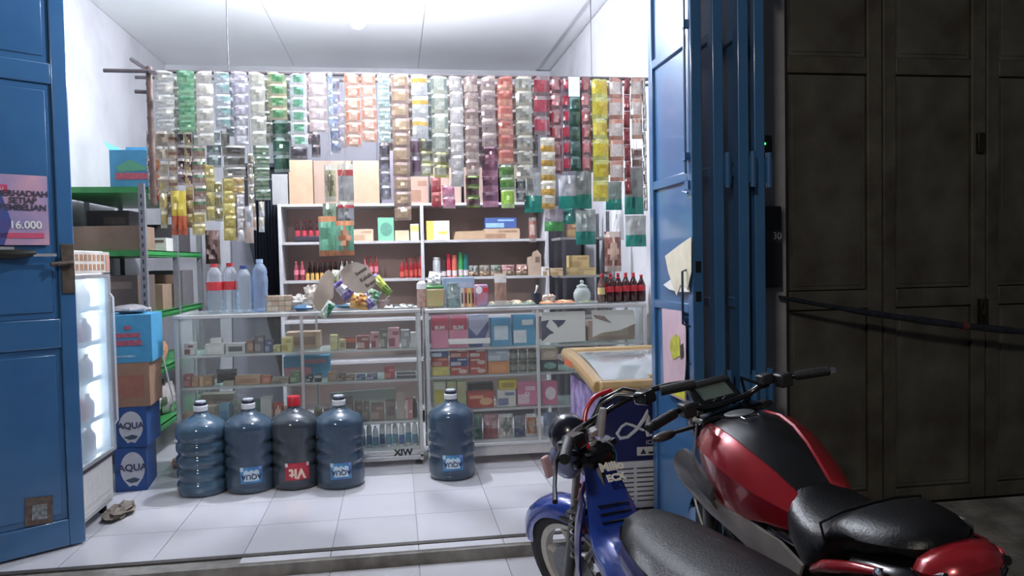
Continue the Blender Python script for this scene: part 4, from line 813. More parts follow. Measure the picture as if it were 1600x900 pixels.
# ================================================================== FRIDGE
FX, FY0, FY1, FH = -1.475, 3.74, 4.20, 1.335
t = thing('display_fridge', 'lit glass-door drinks fridge beside the left blue door', 'fridge', (FX, FY0, 0)); D = FY1-FY0; wm = mat((226, 226, 228), .35)
b = MB(); w = .52
b.box(-w, 0, 0, .03, .30, FH-.0).box(-w, 0, D-.03, D, .30, FH).box(-w, -w+.03, .03, D-.03, .30, FH).box(-w+.03, 0, .03, D-.03, FH-.03, FH).box(-w, 0, 0, D, .05, .30)
put('cabinet', b, wm, t, bevel=.004)
put('kick_panel', MB().box(-.002, .006, .004, D-.004, .07, .285).box(.004, .007, .03, D-.03, .09, .10).box(.004, .007, .03, D-.03, .12, .13), mat((222, 218, 214), .5), t, bevel=.002)
put('gasket', MB().box(0, .012, 0, D, .287, .312), mat((86, 80, 82), .5), t)
put('header', MB().box(-.0, .03, .0, D, FH-.11, FH-.005), mat((235, 225, 215), .4), t, bevel=.004)
for k in range(7):
    for j in range(2): put('header_print', MB().box(.0305, .032, .03+k*.052, .062+k*.052, FH-.095+j*.045, FH-.065+j*.045), mat((206, 150, 110), .5, 0, .2, 60), t)
put('header_print', MB().prism([(.0, 0)]*0+[(0.0305, FH-.10), (.0325, FH-.10), (.0325, FH-.02), (.0305, FH-.02)], D-.06, D-.01), mat((222, 160, 140), .5), t)
dr = put('door', MB().box(.0, .03, 0, .025, .315, FH-.115).box(0, .03, D-.03, D, .315, FH-.115).box(0, .03, .025, D-.03, .315, .335).box(0, .03, .025, D-.03, FH-.135, FH-.115), mat((200, 202, 206), .3, .5), t, bevel=.003)
put('glass_pane', MB().box(.012, .016, .025, D-.03, .335, FH-.135), clear((240, 250, 255), .05), dr); put('handle', MB().tube([(.03, D-.02, .45), (.045, D-.02, .47), (.045, D-.02, 1.1), (.03, D-.02, 1.12)], .006), mat((226, 226, 230), .3), dr)
put('light_tube', MB().tube([(-.06, D-.04, .34), (-.06, D-.04, FH-.14)], .010, 10), mat((240, 246, 255), .5, emis=22), t)
put('light_tube', MB().tube([(-.10, .05, FH-.045), (-.10, D-.05, FH-.045)], .010, 10), mat((240, 246, 255), .5, emis=22), t)
for z in (.50, .70, .88, 1.05): put('wire_shelf', MB().box(-w+.04, -.02, .035, D-.035, z-.006, z).box(-.022, -.014, .035, D-.035, z-.012, z+.012), wm, t)
rnd = random.Random(5)
for z, n_, cs in ((.331, 3, [(226, 190, 190)]), (.501, 4, [(206, 70, 80), (230, 200, 200)]), (.701, 4, [(190, 150, 150), (222, 190, 190)]), (.881, 4, [(206, 130, 140), (196, 160, 170)]), (1.051, 3, [(226, 214, 210)])):
    for k in range(n_):
        yy = FY0+.07+k*(D-.14)/(n_-1); c_ = cs[k % len(cs)]
        bottle('drink_bottle', '%s drink %s in the fridge, %s from the front' % ({(226, 190, 190): 'pale pink', (206, 70, 80): 'red', (230, 200, 200): 'rose white', (190, 150, 150): 'mauve', (222, 190, 190): 'light pink', (206, 130, 140): 'pink', (196, 160, 170): 'lilac', (226, 214, 210): 'cream'}[c_], {.331: 'on the fridge floor', .501: 'on the lowest wire shelf', .701: 'on the second wire shelf', .881: 'on the third wire shelf', 1.051: 'on the top wire shelf'}[z], ('first', 'second', 'third', 'fourth')[k]),
               'bottle', FX-.075, yy, z, .032, .12 if z > .4 else .13, mat(c_, .3, coat=.3), WHITE, None, 'drinks in the fridge', 12, 0)
for yy in (.03, D-.03):
    for xx in (-.04, -w+.04): put('foot', MB().lathe([(.02, 0), (.018, .05)], 10, (xx, yy, 0)), BLACK, t)
a = at(176, 812, 4.0); crumple('rag', (-1.41, 4.10, 0), (.055, .12, .025), mat((150, 136, 122), .9, 0, .3, 30), 'dirty crumpled rag under the front of the drinks fridge', 'rag', 51, .35)
# ================================================================== CARTON STACK BESIDE THE FRIDGE
zz = 0; rzv = .10
aq = (38, 84, 156)
bx0, bx1 = -1.51, -1.30
def stackbox(z, h, x0, x1, y, c, lb, rz, **k):
    return carton('carton', lb, 'box', x0, x1, y, z, z+h, .30, c, rz=rz, **k)
def aqua(t, w, h):
    put('oval', MB().prism([(w*.06+w*.41*math.cos(k*PI/10), h*.52+h*.38*math.sin(k*PI/10)-(.012 if k in (14, 16) else 0)) for k in range(20)], -.1515, -.150), mat((206, 206, 214), .5), t)
    textobj('lettering', 'AQUA', h*.21, mat((70, 74, 110), .5), t, (w*.06, -.153, h*.54), (R(90), 0, 0), bold=.0015)
    put('wave', MB().prism([(-w*.2, h*.26), (w*.1, h*.32), (w*.3, h*.27), (w*.2, h*.21), (0, h*.19)], -.1528, -.1516), mat((70, 90, 110), .5), t)
Yb = 4.52
a = at(188, 765, 4.55); c = at(242, 755, 4.62); X0, X1 = a.x-.0, c.x-.01
t = stackbox(.0, .245, X0-.03, X1-.02, Yb, aq, 'blue water carton with white oval, at the very bottom of the stack', .12); aqua(t, X1-X0, .245)
t = stackbox(.247, .225, X0-.03, X1, Yb, aq, 'blue water carton with white oval, second from the bottom of the stack', .05); aqua(t, X1-X0, .225)
t = stackbox(.474, .245, X0-.045, X1+.02, Yb, (164, 124, 98), 'brown carton between the blue water cartons and the cyan carton', .07, c2=(176, 110, 90), style=0)
t = stackbox(.721, .265, X0-.06, X1+.035, Yb, (66, 158, 206), 'cyan carton with red print on top of the stack by the fridge', .09)
w = X1-X0+.09
put('red_print', MB().box(-w*.28, w*.3, -.153, -.1505, .095, .125).box(-w*.25, w*.27, -.153, -.1505, .14, .165).box(-w*.06, w*.08, -.153, -.1505, .185, .205), mat((196, 96, 120), .6, 0, .2, 60), t)
put('pale_print', MB().box(-w*.33, w*.15, -.153, -.1505, .03, .042), mat((150, 200, 226), .6, 0, .2, 60), t)
a = at(200, 495, 4.7); crumple('plastic_bag', (-1.50, 4.66, .987), (.09, .08, .025), mat((150, 146, 150), .4, 0, .1, 30, coat=.3), 'grey plastic bag lying on the cyan carton', 'bag', 52, .15)
a = at(247, 730, 4.9); crumple('wrapper', (-1.36, 4.98, 0), (.04, .03, .035), mat((206, 120, 90), .5, 0, .3, 40, c2=(220, 200, 180)), 'orange and white crumpled packet on the floor behind the carton stack', 'wrapper', 53, .25)
# ================================================================== FREEZER
nv = mat((40, 38, 92), .3, 0, .1, 5, coat=.3)
fx, fy, fz = .93, 3.46, .625; FW, FD = .68, .66
t = thing('ice_cream_freezer', 'navy chest freezer with tan lid frame and curved glass top', 'freezer', (fx, fy, 0))
put('body', MB().box(.008, FW-.008, .008, FD, .06, fz-.0), nv, t, bevel=.01)
for xx in (.05, FW-.05):
    for yy in (.06, FD-.06): put('caster', MB().lathe([(.022, 0), (.026, .02), (.02, .06)], 10, (xx, yy, 0)), BLACK, t)
put('side_print', MB().box(.004, .008, .012, FD-.02, .07, fz-.01), mat((176, 160, 210), .35, 0, .3, 14, c2=(120, 96, 160), contrast=(.38, .6)), t)
put('base_grille', (lambda b_: [b_.box(.06+.11*j, .155+.11*j, -.0035, 0.0045, .10+k*.022, .106+k*.022, mi=1) for j in range(5) for k in range(8)] and b_)(MB().prism([(.02, .29), (.66, .29), (.66, .07), (.09, .07), (.05, .20)], -.002, .008)), [mat((206, 206, 210), .4), mat((70, 70, 80), .6)], t)
tan = mat((206, 168, 112), .28, 0, .06, 6, coat=.5)
# lid frame: rounded rim, rising in a curve to the back
def rimpt(u, v): return fz+.03+.075*math.sin(min(1, u)*PI/2)
prof_n = 12
def rail(x0, x1, inset=0):
    return [V(x0, -.03+(FD+.03)*k/prof_n, rimpt(k/prof_n, 0)) for k in range(prof_n+1)]
b = MB()
for xx in (-.012, FW+.012):
    b.loft([[V(p.x+dx, p.y, p.z+dz_) for dx, dz_ in ((-.03, -.03), (.03, -.03), (.034, .0), (.022, .028), (-.022, .028), (-.034, 0))] for p in rail(xx, xx)])
for yy, k in ((-.03, 0), (FD, prof_n)):
    zc = rimpt(k/prof_n, 0); b.loft([[V(xq, yy+dy, zc+dz_) for dy, dz_ in ((-.03, -.03), (.03, -.03), (.034, .0), (.022, .028), (-.022, .028), (-.034, 0))] for xq in (-.012, FW+.012)])
put('lid_frame', b, tan, t, bevel=.008, seg=3)
b = MB(); b.loft([[V(xq, -.01+(FD)*k/prof_n, rimpt(k/prof_n, 0)+.012+.012*math.sin(PI*k/prof_n)) for xq in (.02, FW-.02)]+[V(xq, -.01+(FD)*k/prof_n, rimpt(k/prof_n, 0)+.006+.012*math.sin(PI*k/prof_n)) for xq in (FW-.02, .02)] for k in range(prof_n+1)])
put('glass_lid', b, mat((176, 184, 188), .08, 0, .1, 4, coat=.8), t, smooth=60)
put('lid_handle', MB().box(.25, .42, .02, .05, rimpt(.08, 0)+.012, rimpt(.08, 0)+.03), tan, t, bevel=.004)
put('orange_sticker', MB().box(-.046, -.0445, .38, .56, fz+.06, fz+.095), mat((226, 110, 70), .4), t)
# script logo: a swash capital A and the start of an i, raised white strokes
def stroke(pts, r): return MB().tube([V(x, -.002, z) for x, z in pts], r, 6)
b = MB()
A_ = [(.075, .425), (.055, .395), (.07, .372), (.105, .375), (.15, .41), (.185, .455), (.205, .495), (.208, .46), (.20, .41), (.205, .378), (.225, .38)]
A_ = [(x+.025, z+.03) for x, z in A_]
b.tube([V(x, .006, z) for x, z in A_], [.006, .009, .009, .008, .009, .010, .010, .010, .011, .009, .006], 6); b.tube([V(x, .006, z) for x, z in [(.10, .455), (.125, .47), (.155, .46), (.205, .435), (.245, .44)]], .007, 6)
for o_ in (0, .055, .11): b.tube([V(x+o_, .006, z) for x, z in [(.27, .46), (.267, .42), (.28, .405), (.297, .42)]], .007, 6)
put('logo', b, mat((214, 214, 222), .4), t)
textobj('lettering', 'ICE', .03, mat((190, 190, 200), .5), t, (.24, .004, .375), (R(90), 0, 0))
put('warning_plate', MB().box(.175, .27, .003, .008, .315, .355), mat((206, 206, 206), .5), t); put('warning_sign', MB().prism([(.19, .322), (.22, .322), (.205, .348)], .0015, .003).box(.23, .26, .0015, .003, .322, .332), mat((40, 40, 50), .5), t)
# ================================================================== SACHET RODS AND HANGING STRIPS
YR, YR2, ZR = 4.55, 4.70, 2.335
rodm = mat((116, 106, 110), .6, .2, .15, 20); bam = mat((124, 98, 88), .7, 0, .25, 14, c2=(88, 66, 60))
t = thing('sachet_rack', 'rod frame carrying the sachet strips, with a bamboo post at its left end', 'frame', (0, YR, ZR))
put('front_rod', MB().tube([(at(162, 114, YR).x, .0, .0), (XR+.01, 0, .0)], .011, 10), rodm, t)
put('rear_rod', MB().tube([(at(212, 140, YR2).x, YR2-YR, -.0), (XR+.01, YR2-YR, -.0)], .010, 10), rodm, t)
p0, p1 = at(206, 93, 4.9), at(240, 114, 4.5); o_ = V(0, YR, ZR)
put('cross_stick', MB().tube([p0-o_, p1-o_], .014, 10), rodm, t)
put('cross_stick', MB().tube([at(211, 143, 4.6)-o_, at(232, 144, 4.6)-o_], .011, 10), rodm, t)
x = at(233, 200, YR).x+.004; zb = at(233, 318, YR).z-ZR
pts = [(x, .02, .03)]; rr = [.017]
for k in range(1, 9):
    z = .03+(zb-.03)*k/8; pts += [(x, .02, z+.012), (x, .02, z), (x, .02, z-.012)]; rr += [.017, .020, .017]
put('bamboo_post', MB().tube(pts, rr, 10), bam, t)
put('hanger_wire', MB().tube([(1.2, 0, 0), (1.2, 0, ZC-ZR)], .003, 5).tube([(-.9, 0, 0), (-.9, 0, ZC-ZR)], .003, 5), STEEL, t)
SP = {}
def smesh(cols, st_, v):
    key = (cols, st_, v)
    if key not in SP:
        base, acc = cols[0], cols[1]; foil = cols[2] if len(cols) > 2 else tuple(min(255, int(c*.5+118)) for c in base)
        SP[key] = pillow(1, 1, 1, [mat(base, .22, .15, .18, 9, coat=.7), mat(acc, .22, .1, .18, 9, coat=.7), mat(foil, .25, .3, .1, 9, coat=.6)], 100+v, st_, 5)
    return SP[key]
rs = random.Random(11)
GF, GB = 'sachet strips on the front rod', 'sachet strips hanging behind'
def strip(px0, px1, py0, py1, n, cols, st_, label, Y=YR, rod=None, grp=None, D=.022, cols2=None, skew=0, cat='sachets'):
    front = Y < YR+.05
    a = at(px0, py0, Y); c = at(px1, py0, Y); e = at((px0+px1)/2, py1, Y)
    zt_ = a.z if py0 > 135 else ZR+.004; h = (zt_-e.z)/n; W = c.x-a.x
    t = thing('sachet_strip', label, cat, ((a.x+c.x)/2, Y, zt_), 0, grp or (GF if front else GB))
    for i in range(n):
        m = smesh(cols2 if cols2 and i % 2 else cols, st_, rs.randrange(3))
        o = link('sachet', m, t, (rs.uniform(-.002, .002)+skew*i, -.012+rs.uniform(-.004, .004), -(i+.5)*h), (rs.uniform(-.13, .13), rs.uniform(-.02, .02), rs.uniform(-.22, .22)), (W*.98, D*rs.uniform(.8, 1.2), h*.985))
    if py0 > 135: put('string', MB().tube([(0, 0, -.01), (0, (YR if front else YR2)-Y, ZR-zt_)], .0011, 5), STRING, t)
    return t
W_ = (214, 214, 212); Sil = (176, 176, 172)
F = [
 (241, 272, 112, 205, 5, ((186, 186, 178), (204, 204, 198)), 6, 'grey-white sachet strip at the left end of the rod'),
 (277, 304, 113, 207, 5, ((112, 176, 132), (140, 196, 150)), 4, 'green sachet strip, second from the left end'),
 (306, 333, 113, 228, 6, ((200, 196, 184), (216, 212, 200)), 2, 'cream sachet strip right of the green one'),
 (334, 359, 113, 202, 5, ((186, 196, 204), (150, 190, 186)), 5, 'pale blue-grey strip of flat sachets'),
 (362, 388, 114, 182, 4, ((176, 168, 190), (206, 200, 214)), 3, 'short lilac strip of rounded sachets'),
 (389, 414, 114, 228, 5, ((198, 196, 182), (212, 210, 196)), 0, 'plain cream sachet strip right of the lilac one'),
 (418, 448, 114, 188, 4, ((150, 168, 128), (100, 160, 108), (200, 190, 160)), 3, 'short green and orange sachet strip'),
 (452, 479, 114, 230, 6, ((200, 206, 208), (110, 170, 140)), 1, 'white strip with teal prints'),
 (481, 510, 114, 207, 5, ((222, 196, 196), (236, 220, 222)), 1, 'pinkish white sachet strip'),
 (511, 519, 114, 200, 5, ((176, 196, 222), (196, 206, 226)), 0, 'thin bluish strip seen nearly edge-on'),
 (538, 562, 116, 230, 6, ((226, 150, 120), (236, 196, 176), (230, 190, 170)), 1, 'orange sachet strip, left one of the pair'),
 (563, 587, 116, 223, 6, ((226, 156, 128), (236, 200, 182), (230, 190, 170)), 3, 'orange sachet strip, right one of the pair'),
 (589, 608, 117, 224, 6, ((170, 196, 188), (206, 220, 222)), 6, 'pale teal sachet strip right of the orange pair'),
 (610, 638, 118, 345, 10, ((192, 160, 136), (206, 176, 144), (184, 156, 146)), 3, 'longest tan sachet strip, reaching down over the shelf'),
 (642, 668, 119, 217, 3, ((206, 206, 206), (222, 184, 90), (206, 206, 208)), 2, 'white and yellow strip of three large sachets'),
 (672, 699, 120, 238, 4, ((150, 160, 150), (196, 200, 186), (206, 206, 190)), 3, 'shiny grey-green sachet strip'),
 (701, 722, 120, 292, 7, ((190, 182, 178), (206, 200, 198)), 3, 'long pale grey-pink sachet strip'),
 (724, 746, 121, 275, 6, ((160, 136, 130), (190, 170, 160), (206, 196, 184)), 4, 'brown metallic strip with bright edges'),
 (750, 773, 121, 230, 5, ((160, 140, 140), (186, 166, 160), (190, 170, 160)), 2, 'mauve-brown sachet strip above the purple and pink one'),
 (776, 800, 122, 257, 6, ((196, 112, 100), (214, 150, 130), (206, 180, 160)), 4, 'red-tan strip above the lime pouches'),
 (804, 830, 122, 280, 7, ((150, 148, 138), (190, 190, 180), (196, 190, 170)), 5, 'grey strip with white corners'),
 (832, 858, 123, 212, 3, ((160, 62, 76), (196, 84, 100), (150, 130, 130)), 3, 'short maroon strip of three sachets'),
 (860, 876, 123, 272, 6, ((168, 56, 66), (206, 150, 150), (150, 110, 110)), 3, 'narrow maroon strip, left of two'),
 (877, 889, 123, 268, 6, ((150, 50, 66), (206, 60, 80), (110, 90, 100)), 3, 'narrow crimson strip, right of two'),
 (907, 921, 124, 268, 6, ((172, 64, 72), (206, 140, 140), (150, 110, 110)), 3, 'narrow maroon strip just left of the yellow one'),
 (923, 948, 124, 315, 6, ((226, 206, 60), (222, 190, 50), (206, 206, 110)), 5, 'bright yellow sachet strip'),
 (950, 972, 124, 284, 5, ((214, 196, 186), (226, 214, 206), (200, 140, 120)), 1, 'peach-white strip right of the yellow one'),
 (973, 983, 124, 304, 7, ((146, 52, 56), (176, 80, 80), (130, 60, 60)), 0, 'thin dark red strip between two peach-white ones'),
 (984, 1002, 124, 218, 3, ((214, 196, 186), (222, 210, 200), (200, 150, 130)), 1, 'short peach-white strip at the right end of the rod'),
 (1002, 1008, 126, 330, 10, ((70, 64, 64), (200, 200, 196), (180, 176, 170)), 3, 'glittering dark strip against the blue door leaf'),
]
for f in F: strip(*f)
# white card and second strips under short ones
a = at(888, 129, YR-.03); c = at(906, 151, YR-.03)
tag(put('price_card', MB().box(a.x, c.x, YR-.034, YR-.030, c.z, ZR), mat((240, 240, 244), .6)), 'blank white card clipped on the rod among the maroon strips', 'card')
Bk = [
 (241, 262, 205, 300, 4, ((176, 158, 136), (190, 170, 150)), 0, 'grey-tan strip below the leftmost grey-white one'),
 (262, 276, 205, 300, 4, ((196, 176, 150), (150, 110, 90)), 6, 'narrow tan strip beside the grey-tan one'),
 (240, 252, 245, 315, 3, ((200, 140, 96), (190, 100, 70)), 4, 'orange-brown strip near the bamboo post'),
 (249, 261, 275, 357, 3, ((200, 180, 110), (206, 190, 130)), 0, 'yellowish narrow strip, lowest at the far left'),
 (275, 288, 206, 290, 4, ((120, 96, 96), (70, 50, 60)), 5, 'dark plum strip, left of two'),
 (287, 300, 206, 292, 4, ((190, 164, 112), (90, 60, 70)), 5, 'gold and plum strip, right of two'),
 (300, 321, 228, 332, 5, ((160, 130, 116), (96, 140, 104)), 2, 'brown and green strip under the cream one'),
 (320, 336, 256, 345, 4, ((206, 190, 110), (190, 180, 120)), 4, 'yellow strip right of the brown and green one'),
 (322, 345, 204, 262, 3, ((104, 116, 120), (130, 146, 140)), 3, 'dark grey-green strip hanging high behind'),
 (347, 367, 279, 376, 5, ((206, 190, 106), (200, 180, 90)), 4, 'yellow strip above the dark-blue-capped bottle'),
 (348, 384, 228, 278, 3, ((150, 146, 136), (120, 120, 116)), 3, 'grey-brown strip under the lilac and cream ones'),
 (362, 382, 277, 304, 2, ((214, 180, 120), (206, 170, 110)), 3, 'short golden strip beside the long yellow one'),
 (369, 383, 304, 378, 4, ((196, 180, 180), (226, 226, 228)), 3, 'silver strip above the navy curtain'),
 (386, 396, 240, 320, 5, ((190, 180, 160), (214, 206, 190)), 0, 'thin silvery strip left of the green block'),
 (388, 400, 318, 360, 2, ((200, 170, 140), (180, 130, 110)), 3, 'pinkish packet strip at the lower end of the silvery one'),
 (404, 413, 315, 363, 2, ((200, 196, 176), (220, 222, 226)), 4, 'short white and tan strip in front of the navy curtain'),
 (396, 421, 228, 313, 5, ((110, 140, 110), (150, 160, 140)), 6, 'muted green strip left of the dark green one'),
 (425, 451, 188, 270, 3, ((56, 100, 84), (70, 116, 96)), 3, 'dark green strip of three sachets'),
 (454, 480, 230, 248, 1, ((96, 86, 100), (110, 100, 110)), 3, 'single dark sachet under the teal-printed strip'),
 (486, 500, 207, 246, 2, ((110, 104, 112), (130, 120, 126)), 3, 'grey pair of sachets under the pinkish strip'),
 (527, 541, 160, 232, 4, ((170, 176, 196), (190, 190, 206)), 3, 'blue-grey strip just left of the orange pair'),
 (592, 609, 224, 312, 4, ((110, 110, 124), (150, 150, 166)), 3, 'slate grey strip under the pale teal one'),
 (639, 656, 215, 275, 2, ((120, 96, 120), (140, 110, 130)), 3, 'dim purple strip left of the silver pouches'),
 (654, 676, 217, 275, 3, ((150, 150, 136), (206, 206, 190), (190, 190, 130)), 3, 'silver pouch strip, left of two'),
 (677, 701, 238, 278, 2, ((160, 160, 130), (206, 206, 190), (200, 200, 120)), 3, 'silver pouch strip, right of two'),
 (673, 689, 278, 324, 2, ((206, 110, 110), (190, 80, 90)), 4, 'red-pink strip over the centre upright'),
 (690, 711, 290, 326, 2, ((200, 110, 140), (226, 150, 180)), 3, 'pink strip right of the red-pink one'),
 (727, 749, 275, 325, 3, ((140, 104, 104), (110, 84, 86), (140, 170, 90)), 3, 'dull maroon strip with a green bottom'),
 (752, 777, 228, 324, 4, ((150, 104, 130), (200, 140, 170)), 4, 'purple and pink strip'),
 (779, 803, 258, 297, 2, ((96, 150, 80), (120, 170, 90)), 2, 'leaf green strip above the bright lime pouch'),
 (782, 803, 293, 326, 1, ((150, 206, 70), (170, 220, 90)), 3, 'bright lime pouch below the leaf green strip'),
 (805, 821, 280, 316, 2, ((66, 70, 72), (140, 150, 150)), 3, 'near-black pair of sachets'),
 (986, 1003, 232, 262, 2, ((130, 100, 90), (150, 130, 110)), 0, 'small brown pair near the blue door leaf'),
]
for f in Bk: strip(*f, Y=YR2)
strip(843, 866, 215, 327, 5, ((226, 220, 200), (226, 176, 80), (226, 196, 120)), 4, 'white and yellow strip hanging in front of the maroon ones', Y=YR-.05)
strip(366, 388, 182, 228, 3, ((170, 166, 180), (206, 206, 212)), 3, 'lower end of lilac sachets, crumpled', Y=YR+.04)
strip(888, 906, 152, 268, 5, ((90, 140, 134), (60, 120, 110)), 4, 'dim teal strip below the blank white card', Y=YR2, grp=GB)
# a rearmost dim layer that shows in the gaps between the front strips
rear = [(266, 284, 216, (120, 128, 116), 'olive', 'leftmost grey-white and the green strip'), (298, 314, 230, (140, 138, 126), 'beige', 'green and the cream strip'), (352, 370, 214, (124, 130, 140), 'slate', 'pale blue-grey and the lilac strip'),
 (408, 424, 226, (120, 120, 108), 'brownish', 'plain cream and the green and orange strip'), (442, 458, 222, (100, 112, 108), 'grey-green', 'green and orange and the teal-printed strip'), (472, 488, 226, (140, 126, 130), 'mauve', 'teal-printed and the pinkish strip'),
 (514, 530, 240, (110, 124, 150), 'blue-grey', 'thin bluish strip and the orange pair'), (602, 616, 236, (120, 124, 132), 'cool grey', 'pale teal and the longest tan strip'), (632, 646, 214, (128, 114, 110), 'taupe', 'longest tan and the white and yellow strip'),
 (662, 678, 236, (104, 116, 116), 'green-grey', 'white and yellow and the shiny grey-green strip'), (694, 708, 250, (140, 130, 126), 'warm grey', 'shiny grey-green and the long pale strip'), (716, 730, 262, (116, 100, 98), 'dark taupe', 'long pale and the brown metallic strip'),
 (742, 756, 262, (120, 106, 108), 'dull mauve', 'brown metallic and the mauve-brown strip'), (768, 782, 250, (130, 100, 94), 'dull red-brown', 'mauve-brown and the red-tan strip'), (796, 810, 258, (112, 104, 98), 'dull brown', 'red-tan and the white-cornered grey strip'),
 (826, 838, 262, (92, 96, 90), 'dark olive', 'white-cornered grey and the maroon strip'), (852, 866, 262, (90, 60, 66), 'dark wine', 'short maroon and the narrow maroon strip'), (916, 928, 270, (84, 96, 90), 'dark green-grey', 'maroon strip and the bright yellow strip'),
 (943, 956, 274, (120, 106, 92), 'dull tan', 'bright yellow and the peach-white strip')]
for a_, c_, b_, col, n_, lb in rear: strip(a_, c_, 124, b_, 6, (col, tuple(int(v*1.2) for v in col)), 3, 'dim %s strip in the gap between the %s' % (n_, lb), Y=YR2, grp=GB)
for f in [(290, 302, 292, 356, 3, ((186, 160, 96), (150, 110, 80)), 4, 'gold and brown strip below the gold and plum one'), (301, 321, 332, 368, 2, ((196, 176, 90), (206, 190, 120)), 3, 'golden pair hanging below the brown and green strip'),
 (335, 347, 284, 346, 3, ((150, 140, 96), (120, 120, 90)), 0, 'olive strip between two yellow ones'), (262, 275, 300, 340, 2, ((120, 92, 84), (170, 140, 110)), 2, 'small brown pair above the yellow snack bag'),
 (229, 240, 205, 312, 5, ((150, 112, 92), (110, 80, 76)), 6, 'reddish brown strip hugging the bamboo post'), (345, 360, 205, 230, 1, ((130, 124, 116), (150, 146, 136)), 3, 'single grey-brown sachet below the pale blue-grey strip')]: strip(*f, Y=YR2)
hangbag(266, 293, 298, 367, YR2-.04, [mat((222, 196, 60), .25, 0, .2, 24, coat=.5), mat((206, 96, 60), .25, 0, .2, 24, coat=.5), mat((206, 90, 56), .3)], 'bright yellow snack bag with red bottom, low in the left cluster', 4, 'hanging_snack', 'snack bag', 90, .05, (YR2, ZR), 7)
hangbag(382, 397, 322, 380, YR2-.03, [mat((206, 206, 212), .2, .3, .2, 24, coat=.5), mat((190, 170, 160), .25), mat((220, 220, 226), .3)], 'shiny silver pouch low in front of the navy curtain', 4, 'hanging_snack', 'snack bag', 91, .03, (YR2, ZR), 7)
# clear bags with teal edges
teal = (40, 150, 136); clr = (206, 211, 211)
def tealbag(a, c, d_, e, lb, sd, base=clr, acc=teal, st_=4, Y=YR2+.03):
    return hangbag(a, c, d_, e, Y, [mat(base, .25, 0, .18, 24, coat=.5), mat(acc, .3, 0, .1, 20, coat=.3), mat(acc, .3, 0, .1, 20)], lb, st_, 'hanging_bag', 'bag', sd, .035, (YR2, ZR), 8, 'clear bags with teal edges')
tealbag(818, 849, 262, 332, 'greyish bag with teal bottom left of the white and yellow strip', 1)
tealbag(872, 902, 274, 326, 'whitish bag with teal bottom under the maroon strips', 2, (196, 200, 206))
tealbag(900, 925, 268, 326, 'dim bag with teal bottom left of the bright yellow strip', 3, (150, 166, 166))
tealbag(946, 972, 284, 328, 'grey-green bag with teal bottom under the peach-white strip', 4, (150, 170, 164))
tealbag(899, 931, 328, 382, 'tall pale bag with teal bottom over the metal rack', 5, (176, 190, 188), Y=YR2+.06)
tealbag(850, 881, 322, 361, 'clear bag with a thin green bottom edge', 6, (176, 166, 176), (80, 170, 90), Y=YR2+.06)
tealbag(975, 1006, 262, 335, 'teal-topped grey bag beside the blue door leaf', 7, (150, 156, 150))
tealbag(977, 1010, 337, 385, 'lowest white bag with teal edges beside the blue door leaf', 8, (196, 202, 202), Y=YR2+.06)
tealbag(868, 898, 325, 350, 'small teal bag folded under the whitish one', 9, (60, 150, 140), Y=YR2+.08)
hangbag(826, 838, 340, 378, YR2+.1, [mat((196, 120, 106), .3, coat=.3), mat((226, 200, 190), .3), mat((200, 190, 190), .3)], 'narrow pinkish pouch hanging before the right end of the shelf', 1, 'hanging_pouch', 'pouch', 61, .02, (YR2, ZR))
hangbag(944, 971, 362, 424, 5.2, [mat((150, 96, 84), .3, 0, .3, 30, coat=.4), mat((206, 170, 150), .3, coat=.4), mat((190, 170, 160), .3)], 'clear bag with reddish brown filling hanging by the right wall', 3, 'hanging_bag', 'bag', 62, .05, (XR+.01, 5.2, 2.0), 7)
hangbag(955, 975, 328, 375, 5.3, [mat((230, 230, 232), .4)]*3, 'white plastic bag hanging behind the reddish brown filling', 0, 'hanging_bag', 'bag', 63, .03, (XR+.01, 5.3, 2.02))
# snack bags hanging in front, over the left counter
sg = [(506, 526, 258, 315, (196, 190, 150), (120, 110, 90), 3, 'olive and cream snack bag, top left of the snack string'), (527, 553, 256, 322, (176, 176, 176), (190, 80, 76), 2, 'grey and red snack bag, top right of the snack string'),
      (504, 527, 318, 380, (150, 176, 150), (110, 190, 150), 4, 'mint snack bag, left below the olive one'), (527, 554, 315, 352, (166, 166, 170), (190, 70, 70), 2, 'grey snack bag with red top, middle right of the snack string')]
for i, (a_, c_, t_, b_, c1, c2, st_, lb) in enumerate(sg):
    hangbag(a_, c_, t_, b_, YR-.06-.042*i, [mat(c1, .22, 0, .25, 24, coat=.5), mat(c2, .22, 0, .1, 24, coat=.5), mat((200, 196, 180), .25)], lb, st_, 'hanging_snack', 'snack bag', 70+i, .035, (YR, ZR), 7)
for i, (a_, c_, t_, b_, lb) in enumerate([(497, 527, 338, 400, 'mint snack bag with orange bottom, left of the lowest pair'), (524, 554, 345, 399, 'mint snack bag with orange picture, right of the lowest pair')]):
    t = hangbag(a_, c_, t_, b_, YR-.24-.05*i, [mat((126, 200, 166), .22, 0, .15, 24, coat=.5), mat((222, 150, 110), .22, 0, .1, 24, coat=.5), mat((214, 140, 96), .25)], lb, 3 if i else 0, 'hanging_snack', 'snack bag', 80+i, .05, (YR, ZR), 7)
